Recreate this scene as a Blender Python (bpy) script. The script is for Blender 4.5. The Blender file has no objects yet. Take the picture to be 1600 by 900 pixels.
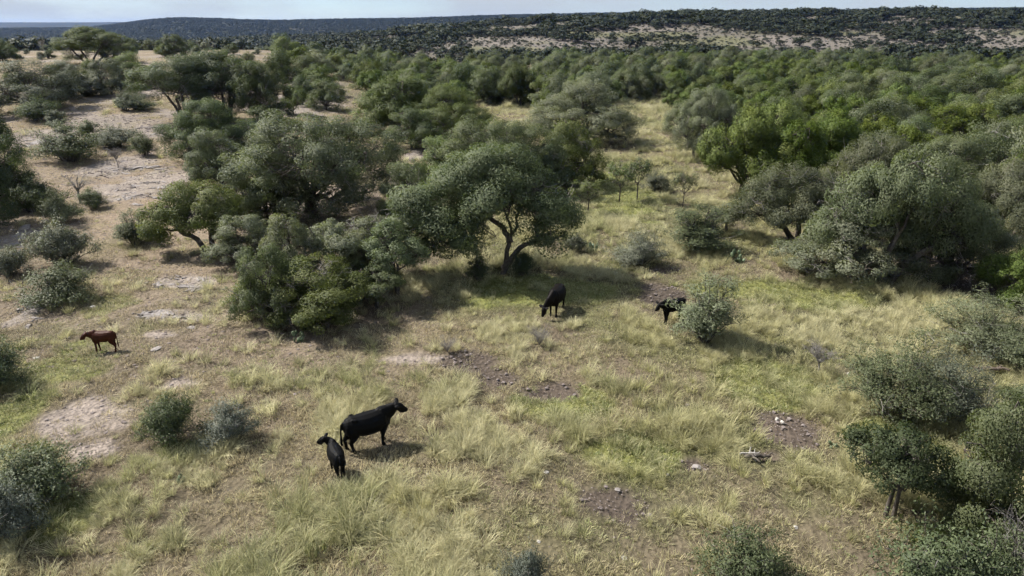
import bpy, math, random
import numpy as np
from mathutils import Vector, Matrix

# ------------------------------------------------------------------ camera, sky, sun, exposure
sc = bpy.context.scene
CAM_H, PITCH, FPX = 12.5, math.radians(21.0), 1067.0
cam_d = bpy.data.cameras.new('camera')
cam_d.sensor_width = 36.0; cam_d.lens = 36.0 * FPX / 1600.0
cam_d.clip_start = 0.3; cam_d.clip_end = 30000
cam = bpy.data.objects.new('camera', cam_d); sc.collection.objects.link(cam)
cam.location = (0, 0, CAM_H); cam.rotation_euler = (math.pi / 2 - PITCH, 0, 0)
sc.camera = cam

SUN_EL = math.radians(46)
SUN_DIR = Vector((-0.93, 0.37, 0)).normalized() * math.cos(SUN_EL) + Vector((0, 0, math.sin(SUN_EL)))   # towards the sun
world = bpy.data.worlds.new('World'); sc.world = world; world.use_nodes = True
wt = world.node_tree; wt.nodes.clear()
w_out = wt.nodes.new('ShaderNodeOutputWorld'); w_bg = wt.nodes.new('ShaderNodeBackground')
w_sky = wt.nodes.new('ShaderNodeTexSky'); w_sky.sky_type = 'NISHITA'; w_sky.sun_disc = False
w_sky.sun_elevation = SUN_EL; w_sky.sun_rotation = math.atan2(SUN_DIR.x, SUN_DIR.y)
w_sky.altitude = 600; w_sky.air_density = 0.75; w_sky.dust_density = 0.35; w_sky.ozone_density = 4.0
w_bg.inputs['Strength'].default_value = 0.068
# thin bright cloud veil, all over the sky
w_tc = wt.nodes.new('ShaderNodeTexCoord'); w_map = wt.nodes.new('ShaderNodeMapping'); w_map.inputs['Scale'].default_value = (3.0, 3.0, 11.0)
w_no = wt.nodes.new('ShaderNodeTexNoise'); w_no.inputs['Scale'].default_value = 1.6; w_no.inputs['Detail'].default_value = 6
w_ra = wt.nodes.new('ShaderNodeMapRange'); w_ra.inputs[1].default_value = 0.22; w_ra.inputs[2].default_value = 0.62; w_ra.inputs[4].default_value = 0.95
w_mx = wt.nodes.new('ShaderNodeMix'); w_mx.data_type = 'RGBA'; w_mx.inputs[7].default_value = (4.1, 4.5, 4.95, 1)
wt.links.new(w_tc.outputs['Generated'], w_map.inputs[0]); wt.links.new(w_map.outputs[0], w_no.inputs[0])
wt.links.new(w_no.outputs[0], w_ra.inputs[0]); wt.links.new(w_ra.outputs[0], w_mx.inputs[0])
wt.links.new(w_sky.outputs[0], w_mx.inputs[6]); wt.links.new(w_mx.outputs[2], w_bg.inputs[0]); wt.links.new(w_bg.outputs[0], w_out.inputs[0])

sun_d = bpy.data.lights.new('sun', 'SUN'); sun_d.energy = 4.7; sun_d.angle = math.radians(0.6); sun_d.color = (1.0, 0.95, 0.87)
sun = bpy.data.objects.new('sun', sun_d); sc.collection.objects.link(sun)
sun.rotation_euler = SUN_DIR.to_track_quat('Z', 'Y').to_euler()

sc.view_settings.view_transform = 'Standard'; sc.view_settings.look = 'None'
sc.view_settings.gamma = 1.0; sc.view_settings.use_curve_mapping = False; sc.view_settings.exposure = 1.05
sc.render.engine = 'CYCLES'
sc.cycles.max_bounces = 6; sc.cycles.diffuse_bounces = 4; sc.cycles.glossy_bounces = 2; sc.cycles.transmission_bounces = 4
sc.cycles.transparent_max_bounces = 6; sc.cycles.volume_bounces = 0
sc.cycles.caustics_reflective = False; sc.cycles.caustics_refractive = False
sc.cycles.use_denoising = True
sc.cycles.use_light_tree = False; sc.cycles.use_adaptive_sampling = True; sc.cycles.adaptive_threshold = 0.03; sc.cycles.adaptive_min_samples = 24

# ------------------------------------------------------------------ numeric helpers
def smooth(v, a, b):
    t = np.clip((np.asarray(v, float) - a) / (b - a), 0, 1); return t * t * (3 - 2 * t)

def _hash(ix, iy, seed):
    h = (ix.astype(np.int64) * 374761393 + iy.astype(np.int64) * 668265263 + seed * 1274126177) & 0xFFFFFFFF
    h = ((h ^ (h >> 13)) * 1274126177) & 0xFFFFFFFF
    return ((h ^ (h >> 16)) & 0xFFFF) / 65535.0

def vnoise(x, y, scale, seed=0):
    x = np.asarray(x, float) / scale; y = np.asarray(y, float) / scale
    ix = np.floor(x); iy = np.floor(y); fx = x - ix; fy = y - iy
    fx = fx * fx * (3 - 2 * fx); fy = fy * fy * (3 - 2 * fy)
    a = _hash(ix, iy, seed); b = _hash(ix + 1, iy, seed); c = _hash(ix, iy + 1, seed); d = _hash(ix + 1, iy + 1, seed)
    return (a * (1 - fx) + b * fx) * (1 - fy) + (c * (1 - fx) + d * fx) * fy

def fbm(x, y, scale, octv=4, seed=0):
    s = 0; amp = 1; tot = 0
    for k in range(octv):
        s = s + amp * vnoise(x, y, scale / 2 ** k, seed + 17 * k); tot += amp; amp *= 0.5
    return s / tot

# ------------------------------------------------------------------ terrain
def pxx(px): return (px - 800) / 1143.0            # lateral slope x/y of a far picture column
HILL_X = np.array([pxx(p) * 500 for p in (-400, 300, 420, 650, 800, 900, 980, 1080, 1300, 1600, 2000)])
HILL_Z = np.array([-2, 1.0, 5.0, 7.6, 10.2, 13.4, 15.8, 17.6, 17.2, 18.6, 19.5])
RIDGE_X = np.array([pxx(p) * 2000 for p in (-400, 0, 130, 180, 230, 285, 350, 430, 550, 700, 800, 900, 1200, 1600, 2000)])
RIDGE_Z = np.array([3, 4, 6, 15, 26, 31.5, 28, 24, 27, 30, 34, 37, 43, 50, 54])

def height(x, y):
    x = np.asarray(x, float); y = np.asarray(y, float)
    yp = np.maximum(y, 1.0)
    left = smooth(-x - 0.10 * yp, -4, 60)
    z = 6.2 * smooth(y, 45, 150) * left
    z = z - (4.0 + 9.0 * smooth(-x, -80, 200)) * smooth(y, 175, 420) * smooth(-x, -60, 60) * left
    z = z + np.interp(x * 500 / np.maximum(yp, 270), HILL_X, HILL_Z) * smooth(y, 268, 500)
    z = z * (1 - 0.75 * smooth(y, 720, 1300)) - 9 * smooth(y, 720, 1200) * (1 - smooth(y, 1300, 1990))
    z = z + np.interp(x * 2000 / np.maximum(yp, 1200), RIDGE_X, RIDGE_Z) * smooth(y, 1200, 2000) * (1 - 0.85 * smooth(y, 2100, 3000))
    z = z + 36 * smooth(y, 3800, 5000) * smooth(-x, 200, 2200)
    far = smooth(y, 60, 400)
    z = z + (fbm(x, y, 90, 3, 5) - 0.5) * (3.0 + 5.0 * smooth(y, 280, 420) * (1 - smooth(y, 600, 900))) * far + (fbm(x, y, 14, 3, 9) - 0.5) * 0.5 * smooth(y, 10, 40)
    z = z + (fbm(x, y, 1.1, 2, 13) - 0.5) * 0.20 * (1 - smooth(y, 60, 110))
    z = z + (fbm(x, y, 3.2, 3, 11) - 0.5) * 0.22 * (1 - smooth(y, 120, 300))
    return z

CP, SP = math.cos(PITCH), math.sin(PITCH)
def ray(px, py):
    u = (px - 800) / FPX; v = (450 - py) / FPX
    return np.array([u, CP + v * SP, -SP + v * CP])

_TM = 6.0 * 1.015 ** np.arange(470)
def ground_at(px, py):
    """the spot of ground seen in a direction: march, then refine"""
    d = ray(px, py); t = _TM
    for _ in range(2):
        gap = CAM_H + d[2] * t - height(d[0] * t, d[1] * t); below = np.nonzero(gap < 0)[0]
        i = int(below[0]) if len(below) else len(t) - 1; i = max(i, 1); lo, hi = t[i - 1], t[i]; g0, g1 = gap[i - 1], gap[i]
        t = np.linspace(lo, hi, 24)
    u = lo + (hi - lo) * (g0 / (g0 - g1) if g0 != g1 else 1.0); p = d * u
    return np.array([p[0], p[1], float(height(p[0], p[1]))])

def project(x, y, z):
    zc = z - CAM_H; f = y * CP - zc * SP; up = y * SP + zc * CP
    f = np.maximum(f, 0.1)
    return 800 + FPX * x / f, 450 - FPX * up / f

def top_height(px, top_py, base):
    d = ray(px, top_py); t = base[1] / d[1]
    return CAM_H + d[2] * t - base[2]

def px_size(base): return (base[1] * CP - (base[2] - CAM_H) * SP) / FPX     # metres per picture pixel there

# ------------------------------------------------------------------ surface zones (real bare earth, rock and greener spots)
SOIL_DARK = [(1222, 668, 54, 28), (952, 785, 58, 30), (1040, 458, 34, 18), (728, 571, 44, 18), (775, 590, 40, 18), (858, 614, 52, 14), (1195, 712, 30, 10), (1085, 728, 22, 8), (1040, 423, 30, 5), (1500, 425, 90, 25)]
SOIL_PINK = [(126, 655, 66, 37), (655, 562, 62, 9), (250, 522, 30, 7), (140, 703, 40, 12), (285, 598, 25, 9)]
ROCK = [(265, 492, 50, 7), (285, 442, 45, 8), (225, 290, 60, 25), (215, 300, 35, 14), (230, 205, 90, 14), (30, 370, 20, 22), (45, 490, 16, 26), (470, 155, 45, 16), (180, 260, 50, 20), (60, 215, 60, 18), (330, 205, 60, 12), (590, 360, 20, 14), (650, 242, 18, 10), (640, 275, 28, 18), (475, 165, 50, 18)]
GREEN = [(985, 700, 75, 38), (95, 580, 60, 22), (130, 545, 45, 14), (1290, 470, 90, 20), (830, 455, 120, 25), (170, 475, 45, 14), (20, 650, 35, 40), (1150, 455, 90, 12), (880, 630, 70, 25), (300, 700, 60, 14), (1400, 690, 80, 40), (90, 800, 70, 40), (950, 300, 60, 40), (1200, 600, 80, 40)]
def to_world_ellipses(lst):
    out = []
    for (px, py, rx, ry) in lst:
        c = ground_at(px, py); s = px_size(c); n = ground_at(px, py + ry); f = ground_at(px, max(py - ry, 50))
        out.append((c[0], c[1], rx * s, max(abs(f[1] - n[1]) / 2, 0.3)))
    return out
E_DARK, E_PINK, E_ROCK, E_GREEN = map(to_world_ellipses, (SOIL_DARK, SOIL_PINK, ROCK, GREEN))
def emask(lst, x, y, seed):
    m = np.zeros(np.shape(x)); w = (fbm(x, y, 1.6, 3, seed) - 0.5) * 1.05
    for (cx, cy, rx, ry) in lst:
        d = np.sqrt(((x - cx) / rx) ** 2 + ((y - cy) / ry) ** 2) + w
        m = np.maximum(m, 1 - smooth(d, 0.85, 1.15))
    return m
def zones(x, y):
    dark = emask(E_DARK, x, y, 31); pink = emask(E_PINK, x, y, 37); rock = emask(E_ROCK, x, y, 41); green = emask(E_GREEN, x, y, 43)
    stony = smooth(-x - 0.22 * np.maximum(y, 1), -3, 9) * smooth(y, 28, 48) * (1 - smooth(y, 160, 260))      # the ledgy slope
    rock = np.maximum(rock, stony * smooth(fbm(x, y, 7, 4, 51), 0.53, 0.64) * 0.9)
    return dark, pink, rock, green, stony

def worn(x, y): return smooth(-x - 0.12 * y, -2.0, 3.5) * smooth(y, 20, 25) * (1 - smooth(y, 60, 90)) * (0.35 + 0.65 * smooth(fbm(x, y, 3.0, 3, 97), 0.36, 0.56))   # thin grazed stubble over stony earth
def mix3(c, col, m): return c * (1 - m[:, None]) + np.array(col)[None, :] * m[:, None]

def ground_colour(x, y):
    dark, pink, rock, green, stony = zones(x, y)
    n1 = fbm(x, y, 6.5, 4, 61); n2 = fbm(x, y, 2.1, 3, 67)
    c = np.tile(np.array([0.118, 0.100, 0.072]), (len(x), 1))
    c = mix3(c, (0.090, 0.090, 0.048), smooth(n1, 0.45, 0.62) * 0.8)
    c = mix3(c, (0.105, 0.085, 0.066), smooth(n2, 0.52, 0.68) * 0.6)
    c = mix3(c, (0.24, 0.195, 0.145), stony * 0.6)
    c = mix3(c, (0.215, 0.172, 0.142), worn(x, y) * 0.6)
    c = mix3(c, (0.150, 0.165, 0.050), green * 0.75)
    c = mix3(c, (0.250, 0.214, 0.196), pink)
    c = mix3(c, (0.085, 0.069, 0.059), dark)
    c = mix3(c, (0.225, 0.198, 0.184), rock)
    hill = smooth(y, 250, 320); nh = fbm(x, y, 60, 4, 71)
    ch = np.tile(np.array([0.118, 0.108, 0.096]), (len(x), 1))
    ch = mix3(ch, (0.160, 0.145, 0.138), smooth(nh, 0.5, 0.62) * 0.8); ch = mix3(ch, (0.11, 0.115, 0.06), smooth(fbm(x, y, 35, 3, 73), 0.52, 0.64) * 0.7)
    c = c * (1 - hill[:, None]) + ch * hill[:, None]
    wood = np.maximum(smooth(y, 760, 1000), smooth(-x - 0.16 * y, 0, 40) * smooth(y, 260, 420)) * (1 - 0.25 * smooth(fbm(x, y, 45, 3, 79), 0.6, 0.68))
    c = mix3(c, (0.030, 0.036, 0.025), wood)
    return c

# ------------------------------------------------------------------ mesh helpers
def link(o): sc.collection.objects.link(o); return o
def mesh_np(name, V, F, mats=(), attrs=None, mat_idx=None, smooth_f=False):
    """V (n,3); F list of index arrays, each (m,3) or (m,4)"""
    me = bpy.data.meshes.new(name); V = np.asarray(V, np.float32)
    F = [np.asarray(f, np.int32) for f in F if len(f)]
    loops = np.concatenate([f.ravel() for f in F]); sizes = np.concatenate([np.full(len(f), f.shape[1], np.int32) for f in F])
    starts = np.concatenate([[0], np.cumsum(sizes)[:-1]]).astype(np.int32)
    me.vertices.add(len(V)); me.vertices.foreach_set('co', V.ravel())
    me.loops.add(len(loops)); me.loops.foreach_set('vertex_index', loops)
    me.polygons.add(len(sizes)); me.polygons.foreach_set('loop_start', starts)
    if mat_idx is not None: me.polygons.foreach_set('material_index', np.asarray(mat_idx, np.int32))
    me.polygons.foreach_set('use_smooth', np.full(len(sizes), smooth_f))
    for m in mats: me.materials.append(m)
    for k, a in (attrs or {}).items():
        a = np.asarray(a, np.float32)
        if a.ndim == 1: at = me.attributes.new(k, 'FLOAT', 'POINT'); at.data.foreach_set('value', a)
        else:
            at = me.attributes.new(k, 'FLOAT_COLOR', 'POINT')
            at.data.foreach_set('color', np.hstack([a, np.ones((len(a), 1), np.float32)]).ravel())
    me.update(calc_edges=True); me.validate()
    return me
def obj(name, me, parent=None, loc=None, rz=0.0, scale=None, mat=None):
    o = link(bpy.data.objects.new(name, me)); o.parent = parent
    if loc is not None: o.location = loc
    o.rotation_euler = (0, 0, rz)
    if scale is not None: o.scale = scale
    if mat is not None:
        for i, m in (mat.items() if isinstance(mat, dict) else {0: mat}.items()):
            o.material_slots[i].link = 'OBJECT'; o.material_slots[i].material = m
    return o
def tag(o, label=None, cat=None, group=None, kind=None):
    if label: o['label'] = label
    if cat: o['category'] = cat
    if group: o['group'] = group
    if kind: o['kind'] = kind
    return o
def empty(name, loc, rz=0.0, scale=None):
    o = link(bpy.data.objects.new(name, None)); o.location = loc; o.rotation_euler = (0, 0, rz); o.empty_display_size = 0.2
    if scale is not None: o.scale = scale
    return o

# ------------------------------------------------------------------ materials
def new_mat(name):
    m = bpy.data.materials.new(name); m.use_nodes = True; t = m.node_tree; t.nodes.clear()
    return m, t, t.nodes.new('ShaderNodeOutputMaterial')
def N(t, typ, **kw):
    n = t.nodes.new(typ)
    for k, v in kw.items():
        if k.startswith('i_'):
            k2 = k[2:]; n.inputs[int(k2) if k2.isdigit() else k2.replace('_', ' ')].default_value = v
        else: setattr(n, k, v)
    return n
def mixc(t, f, a, b, blend='MIX'):
    n = N(t, 'ShaderNodeMix', data_type='RGBA', blend_type=blend)
    for i, v in ((0, f), (6, a), (7, b)):
        if hasattr(v, 'is_linked') or isinstance(v, bpy.types.NodeSocket): t.links.new(v, n.inputs[i])
        else: n.inputs[i].default_value = v if i == 0 else (tuple(v) + (1,))[:4]
    return n.outputs[2]
def maprange(t, v, a, b, c, d):
    n = N(t, 'ShaderNodeMapRange'); t.links.new(v, n.inputs[0])
    for i, x in enumerate((a, b, c, d)): n.inputs[i + 1].default_value = x
    return n.outputs[0]

def leaf_material(name, c_dark, c_mid, c_light, trans=0.33, rough=0.6, spec=0.2):
    m, t, out = new_mat(name)
    at = N(t, 'ShaderNodeAttribute', attribute_name='lv'); oi = N(t, 'ShaderNodeObjectInfo')
    r = N(t, 'ShaderNodeValToRGB'); e = r.color_ramp.elements
    e[0].position = 0.0; e[0].color = (*c_dark, 1); e[1].position = 1.0; e[1].color = (*c_light, 1)
    k = r.color_ramp.elements.new(0.5); k.color = (*c_mid, 1)
    t.links.new(at.outputs['Fac'], r.inputs[0])
    h = N(t, 'ShaderNodeHueSaturation'); t.links.new(r.outputs[0], h.inputs['Color'])
    t.links.new(maprange(t, oi.outputs['Random'], 0, 1, 0.485, 0.515), h.inputs['Hue'])
    ma = N(t, 'ShaderNodeMath', operation='FRACT'); mb = N(t, 'ShaderNodeMath', operation='MULTIPLY', i_1=7.31)
    t.links.new(oi.outputs['Random'], mb.inputs[0]); t.links.new(mb.outputs[0], ma.inputs[0])
    t.links.new(maprange(t, ma.outputs[0], 0, 1, 0.72, 1.22), h.inputs['Value'])
    t.links.new(maprange(t, ma.outputs[0], 0, 1, 1.1, 0.85), h.inputs['Saturation'])
    p = N(t, 'ShaderNodeBsdfPrincipled'); p.inputs['Roughness'].default_value = rough; p.inputs['Specular IOR Level'].default_value = spec
    t.links.new(h.outputs[0], p.inputs['Base Color'])
    tr = N(t, 'ShaderNodeBsdfTranslucent'); t.links.new(mixc(t, 1.0, h.outputs[0], (1.15, 1.25, 0.55), 'MULTIPLY'), tr.inputs[0])
    mx = N(t, 'ShaderNodeMixShader', i_0=trans); t.links.new(p.outputs[0], mx.inputs[1]); t.links.new(tr.outputs[0], mx.inputs[2])
    t.links.new(mx.outputs[0], out.inputs[0]); return m
M = {}
M['oak'] = leaf_material('live_oak_leaf', (0.058, 0.078, 0.036), (0.105, 0.128, 0.064), (0.175, 0.195, 0.110))
M['oak_grey'] = leaf_material('dusty_oak_leaf', (0.078, 0.094, 0.056), (0.135, 0.150, 0.094), (0.210, 0.220, 0.150))
M['oak_green'] = leaf_material('fresh_oak_leaf', (0.066, 0.090, 0.030), (0.116, 0.144, 0.054), (0.185, 0.210, 0.092))
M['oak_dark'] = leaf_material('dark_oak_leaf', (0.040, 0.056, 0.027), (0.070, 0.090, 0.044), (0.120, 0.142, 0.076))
M['juniper'] = leaf_material('juniper_foliage', (0.050, 0.074, 0.012), (0.094, 0.128, 0.022), (0.155, 0.186, 0.042), 0.2, 0.6, 0.2)
M['juniper_dark'] = leaf_material('dark_juniper_foliage', (0.040, 0.056, 0.016), (0.070, 0.092, 0.028), (0.120, 0.140, 0.050), 0.2, 0.6, 0.2)
M['sage'] = leaf_material('grey_shrub_leaf', (0.080, 0.092, 0.062), (0.128, 0.140, 0.098), (0.20, 0.21, 0.155), 0.2, 0.65, 0.25)
M['agarita'] = leaf_material('blue_grey_leaf', (0.060, 0.071, 0.054), (0.098, 0.112, 0.087), (0.160, 0.176, 0.140), 0.15, 0.6, 0.3)
M['shrub'] = leaf_material('shrub_leaf', (0.058, 0.076, 0.036), (0.094, 0.116, 0.056), (0.155, 0.178, 0.090), 0.22, 0.6, 0.3)
M['feather'] = leaf_material('feathery_leaf', (0.088, 0.108, 0.056), (0.134, 0.156, 0.084), (0.20, 0.222, 0.128), 0.3, 0.6, 0.25)
M['far'] = leaf_material('far_leaf', (0.020, 0.027, 0.016), (0.034, 0.043, 0.026), (0.056, 0.068, 0.040), 0.15, 0.7, 0.2)

def bark(name, a, b):
    m, t, out = new_mat(name)
    tc = N(t, 'ShaderNodeTexCoord'); no = N(t, 'ShaderNodeTexNoise', i_Scale=9.0, i_Detail=6.0); t.links.new(tc.outputs['Object'], no.inputs[0])
    p = N(t, 'ShaderNodeBsdfPrincipled', i_Roughness=0.9); p.inputs['Specular IOR Level'].default_value = 0.15
    t.links.new(mixc(t, maprange(t, no.outputs[0], 0.35, 0.65, 0, 1), a, b), p.inputs['Base Color'])
    bp = N(t, 'ShaderNodeBump', i_Strength=0.5, i_Distance=0.04); t.links.new(no.outputs[0], bp.inputs['Height']); t.links.new(bp.outputs[0], p.inputs['Normal'])
    t.links.new(p.outputs[0], out.inputs[0]); return m
M['bark'] = bark('oak_bark', (0.055, 0.045, 0.036), (0.13, 0.115, 0.10))
M['dead'] = bark('dead_wood', (0.17, 0.155, 0.142), (0.28, 0.262, 0.245))
M['dead_brown'] = bark('dead_brown_wood', (0.10, 0.075, 0.062), (0.20, 0.165, 0.14))
M['bleached'] = bark('bleached_wood', (0.32, 0.30, 0.27), (0.46, 0.44, 0.41))

def ground_material():
    m, t, out = new_mat('pasture_ground')
    at = N(t, 'ShaderNodeAttribute', attribute_name='gcol'); geo = N(t, 'ShaderNodeNewGeometry')
    n1 = N(t, 'ShaderNodeTexNoise', i_Scale=3.5, i_Detail=8.0, i_Roughness=0.7); n2 = N(t, 'ShaderNodeTexNoise', i_Scale=0.45, i_Detail=5.0)
    n3 = N(t, 'ShaderNodeTexVoronoi', i_Scale=6.0); n4 = N(t, 'ShaderNodeTexNoise', i_Scale=0.06, i_Detail=9.0, i_Roughness=0.75)
    for n in (n1, n2, n3, n4): t.links.new(geo.outputs['Position'], n.inputs['Vector'])
    c = mixc(t, 1.0, at.outputs['Color'], (1, 1, 1), 'MULTIPLY')
    v = mixc(t, maprange(t, n1.outputs[0], 0.3, 0.7, 0, 1), (0.62, 0.60, 0.58), (1.38, 1.36, 1.30))
    c = mixc(t, 1.0, c, v, 'MULTIPLY')
    v2 = mixc(t, maprange(t, n4.outputs[0], 0.35, 0.65, 0, 1), (0.78, 0.80, 0.80), (1.22, 1.2, 1.16))
    c = mixc(t, 1.0, c, v2, 'MULTIPLY')
    c = mixc(t, maprange(t, n2.outputs[0], 0.55, 0.7, 0, 0.3), c, (0.19, 0.17, 0.08))
    p = N(t, 'ShaderNodeBsdfPrincipled', i_Roughness=0.95); p.inputs['Specular IOR Level'].default_value = 0.1
    t.links.new(c, p.inputs['Base Color'])
    ad = N(t, 'ShaderNodeMath', operation='ADD'); t.links.new(n1.outputs[0], ad.inputs[0]); t.links.new(n3.outputs['Distance'], ad.inputs[1])
    bp = N(t, 'ShaderNodeBump', i_Strength=0.9, i_Distance=0.07); t.links.new(ad.outputs[0], bp.inputs['Height']); t.links.new(bp.outputs[0], p.inputs['Normal'])
    t.links.new(p.outputs[0], out.inputs[0]); return m
M['ground'] = ground_material()

def blade_material():
    m, t, out = new_mat('grass_blade')
    ti = N(t, 'ShaderNodeAttribute', attribute_name='tint', attribute_type='INSTANCER')
    h = N(t, 'ShaderNodeAttribute', attribute_name='h'); lv = N(t, 'ShaderNodeAttribute', attribute_name='lv')
    c = mixc(t, maprange(t, h.outputs['Fac'], 0.15, 1.0, 0.0, 0.5), ti.outputs['Color'], (0.58, 0.54, 0.37))
    c = mixc(t, maprange(t, lv.outputs['Fac'], 0.55, 1.0, 0.0, 0.55), c, (0.50, 0.43, 0.27))
    v = mixc(t, lv.outputs['Fac'], (0.68, 0.68, 0.68), (1.30, 1.30, 1.28)); c = mixc(t, 1.0, c, v, 'MULTIPLY')
    d = N(t, 'ShaderNodeBsdfPrincipled', i_Roughness=0.6); d.inputs['Specular IOR Level'].default_value = 0.25; t.links.new(c, d.inputs['Base Color'])
    tr = N(t, 'ShaderNodeBsdfTranslucent'); t.links.new(c, tr.inputs[0])
    mx = N(t, 'ShaderNodeMixShader', i_0=0.45); t.links.new(d.outputs[0], mx.inputs[1]); t.links.new(tr.outputs[0], mx.inputs[2])
    t.links.new(mx.outputs[0], out.inputs[0]); return m
M['blade'] = blade_material()

def stone_material(name, a, b, scale=7.0):
    m, t, out = new_mat(name)
    geo = N(t, 'ShaderNodeNewGeometry'); no = N(t, 'ShaderNodeTexNoise', i_Scale=scale, i_Detail=9.0, i_Roughness=0.7); t.links.new(geo.outputs['Position'], no.inputs[0])
    vo = N(t, 'ShaderNodeTexVoronoi', i_Scale=scale * 1.7); t.links.new(geo.outputs['Position'], vo.inputs['Vector'])
    c = mixc(t, maprange(t, no.outputs[0], 0.35, 0.66, 0, 1), a, b)
    c = mixc(t, maprange(t, vo.outputs['Distance'], 0.0, 0.25, 0.45, 0.0), c, (0.16, 0.14, 0.125))
    p = N(t, 'ShaderNodeBsdfPrincipled', i_Roughness=0.9); p.inputs['Specular IOR Level'].default_value = 0.2; t.links.new(c, p.inputs['Base Color'])
    bp = N(t, 'ShaderNodeBump', i_Strength=0.8, i_Distance=0.05); t.links.new(no.outputs[0], bp.inputs['Height']); t.links.new(bp.outputs[0], p.inputs['Normal'])
    t.links.new(p.outputs[0], out.inputs[0]); return m
M['limestone'] = stone_material('limestone', (0.165, 0.146, 0.138), (0.32, 0.292, 0.28))
M['white_stone'] = stone_material('white_stone', (0.33, 0.31, 0.28), (0.52, 0.49, 0.45), 12)
M['pebble'] = stone_material('pebble', (0.12, 0.095, 0.088), (0.27, 0.235, 0.22), 5)

def coat_material(name, col, rough=0.42, spec=0.35):
    m, t, out = new_mat(name)
    tc = N(t, 'ShaderNodeTexCoord'); no = N(t, 'ShaderNodeTexNoise', i_Scale=14.0, i_Detail=5.0); t.links.new(tc.outputs['Object'], no.inputs[0])
    p = N(t, 'ShaderNodeBsdfPrincipled', i_Roughness=rough); p.inputs['Specular IOR Level'].default_value = spec
    t.links.new(mixc(t, no.outputs[0], tuple(0.6 * k for k in col), tuple(1.4 * k for k in col)), p.inputs['Base Color'])
    bp = N(t, 'ShaderNodeBump', i_Strength=0.25, i_Distance=0.02); t.links.new(no.outputs[0], bp.inputs['Height']); t.links.new(bp.outputs[0], p.inputs['Normal'])
    t.links.new(p.outputs[0], out.inputs[0]); return m
M['coat_black'] = coat_material('black_coat', (0.0030, 0.0029, 0.0030), 0.6, 0.10)
M['coat_calf'] = coat_material('black_calf_coat', (0.0034, 0.0034, 0.0038), 0.6, 0.08)
M['coat_brownblack'] = coat_material('brownish_black_coat', (0.0046, 0.0034, 0.0031), 0.6, 0.10)
M['coat_red'] = coat_material('red_coat', (0.050, 0.013, 0.006), 0.55, 0.15)
M['horn'] = coat_material('hoof_horn', (0.012, 0.010, 0.009), 0.5, 0.3)
M['eye'] = coat_material('eye', (0.010, 0.006, 0.004), 0.1, 0.6)
M['cactus'] = coat_material('cactus_pad', (0.100, 0.135, 0.075), 0.5, 0.3)

# ------------------------------------------------------------------ ground sheet
def axis(lo, hi, step, r, far_lo, far_hi):
    mid = np.arange(lo, hi + step / 2, step); up = []; dn = []; s = step; v = hi
    while v < far_hi: s *= r; v += s; up.append(v)
    s = step; v = lo
    while v > far_lo: s *= r; v -= s; dn.append(v)
    return np.concatenate([dn[::-1], mid, up])
gx = axis(-36, 36, 0.3, 1.045, -6200, 6200); gy = axis(4, 62, 0.3, 1.022, -260, 8200)
GX, GY = np.meshgrid(gx, gy); xf, yf = GX.ravel(), GY.ravel()
GZ = height(xf, yf)
_d, _p, _r, _g, _s = zones(xf, yf)
GZ = GZ + _r * (fbm(xf, yf, 0.9, 3, 91) - 0.5) * 0.16 - _d * 0.05
nx, ny = len(gx), len(gy)
i0 = (np.arange(ny - 1)[:, None] * nx + np.arange(nx - 1)[None, :]).ravel()
quads = np.stack([i0, i0 + 1, i0 + nx + 1, i0 + nx], 1)
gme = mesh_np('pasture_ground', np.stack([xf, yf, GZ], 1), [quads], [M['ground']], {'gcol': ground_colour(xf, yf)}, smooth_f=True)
tag(obj('ground', gme), 'dry grassy pasture ground rolling out to wooded hills', 'ground', kind='structure')

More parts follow.
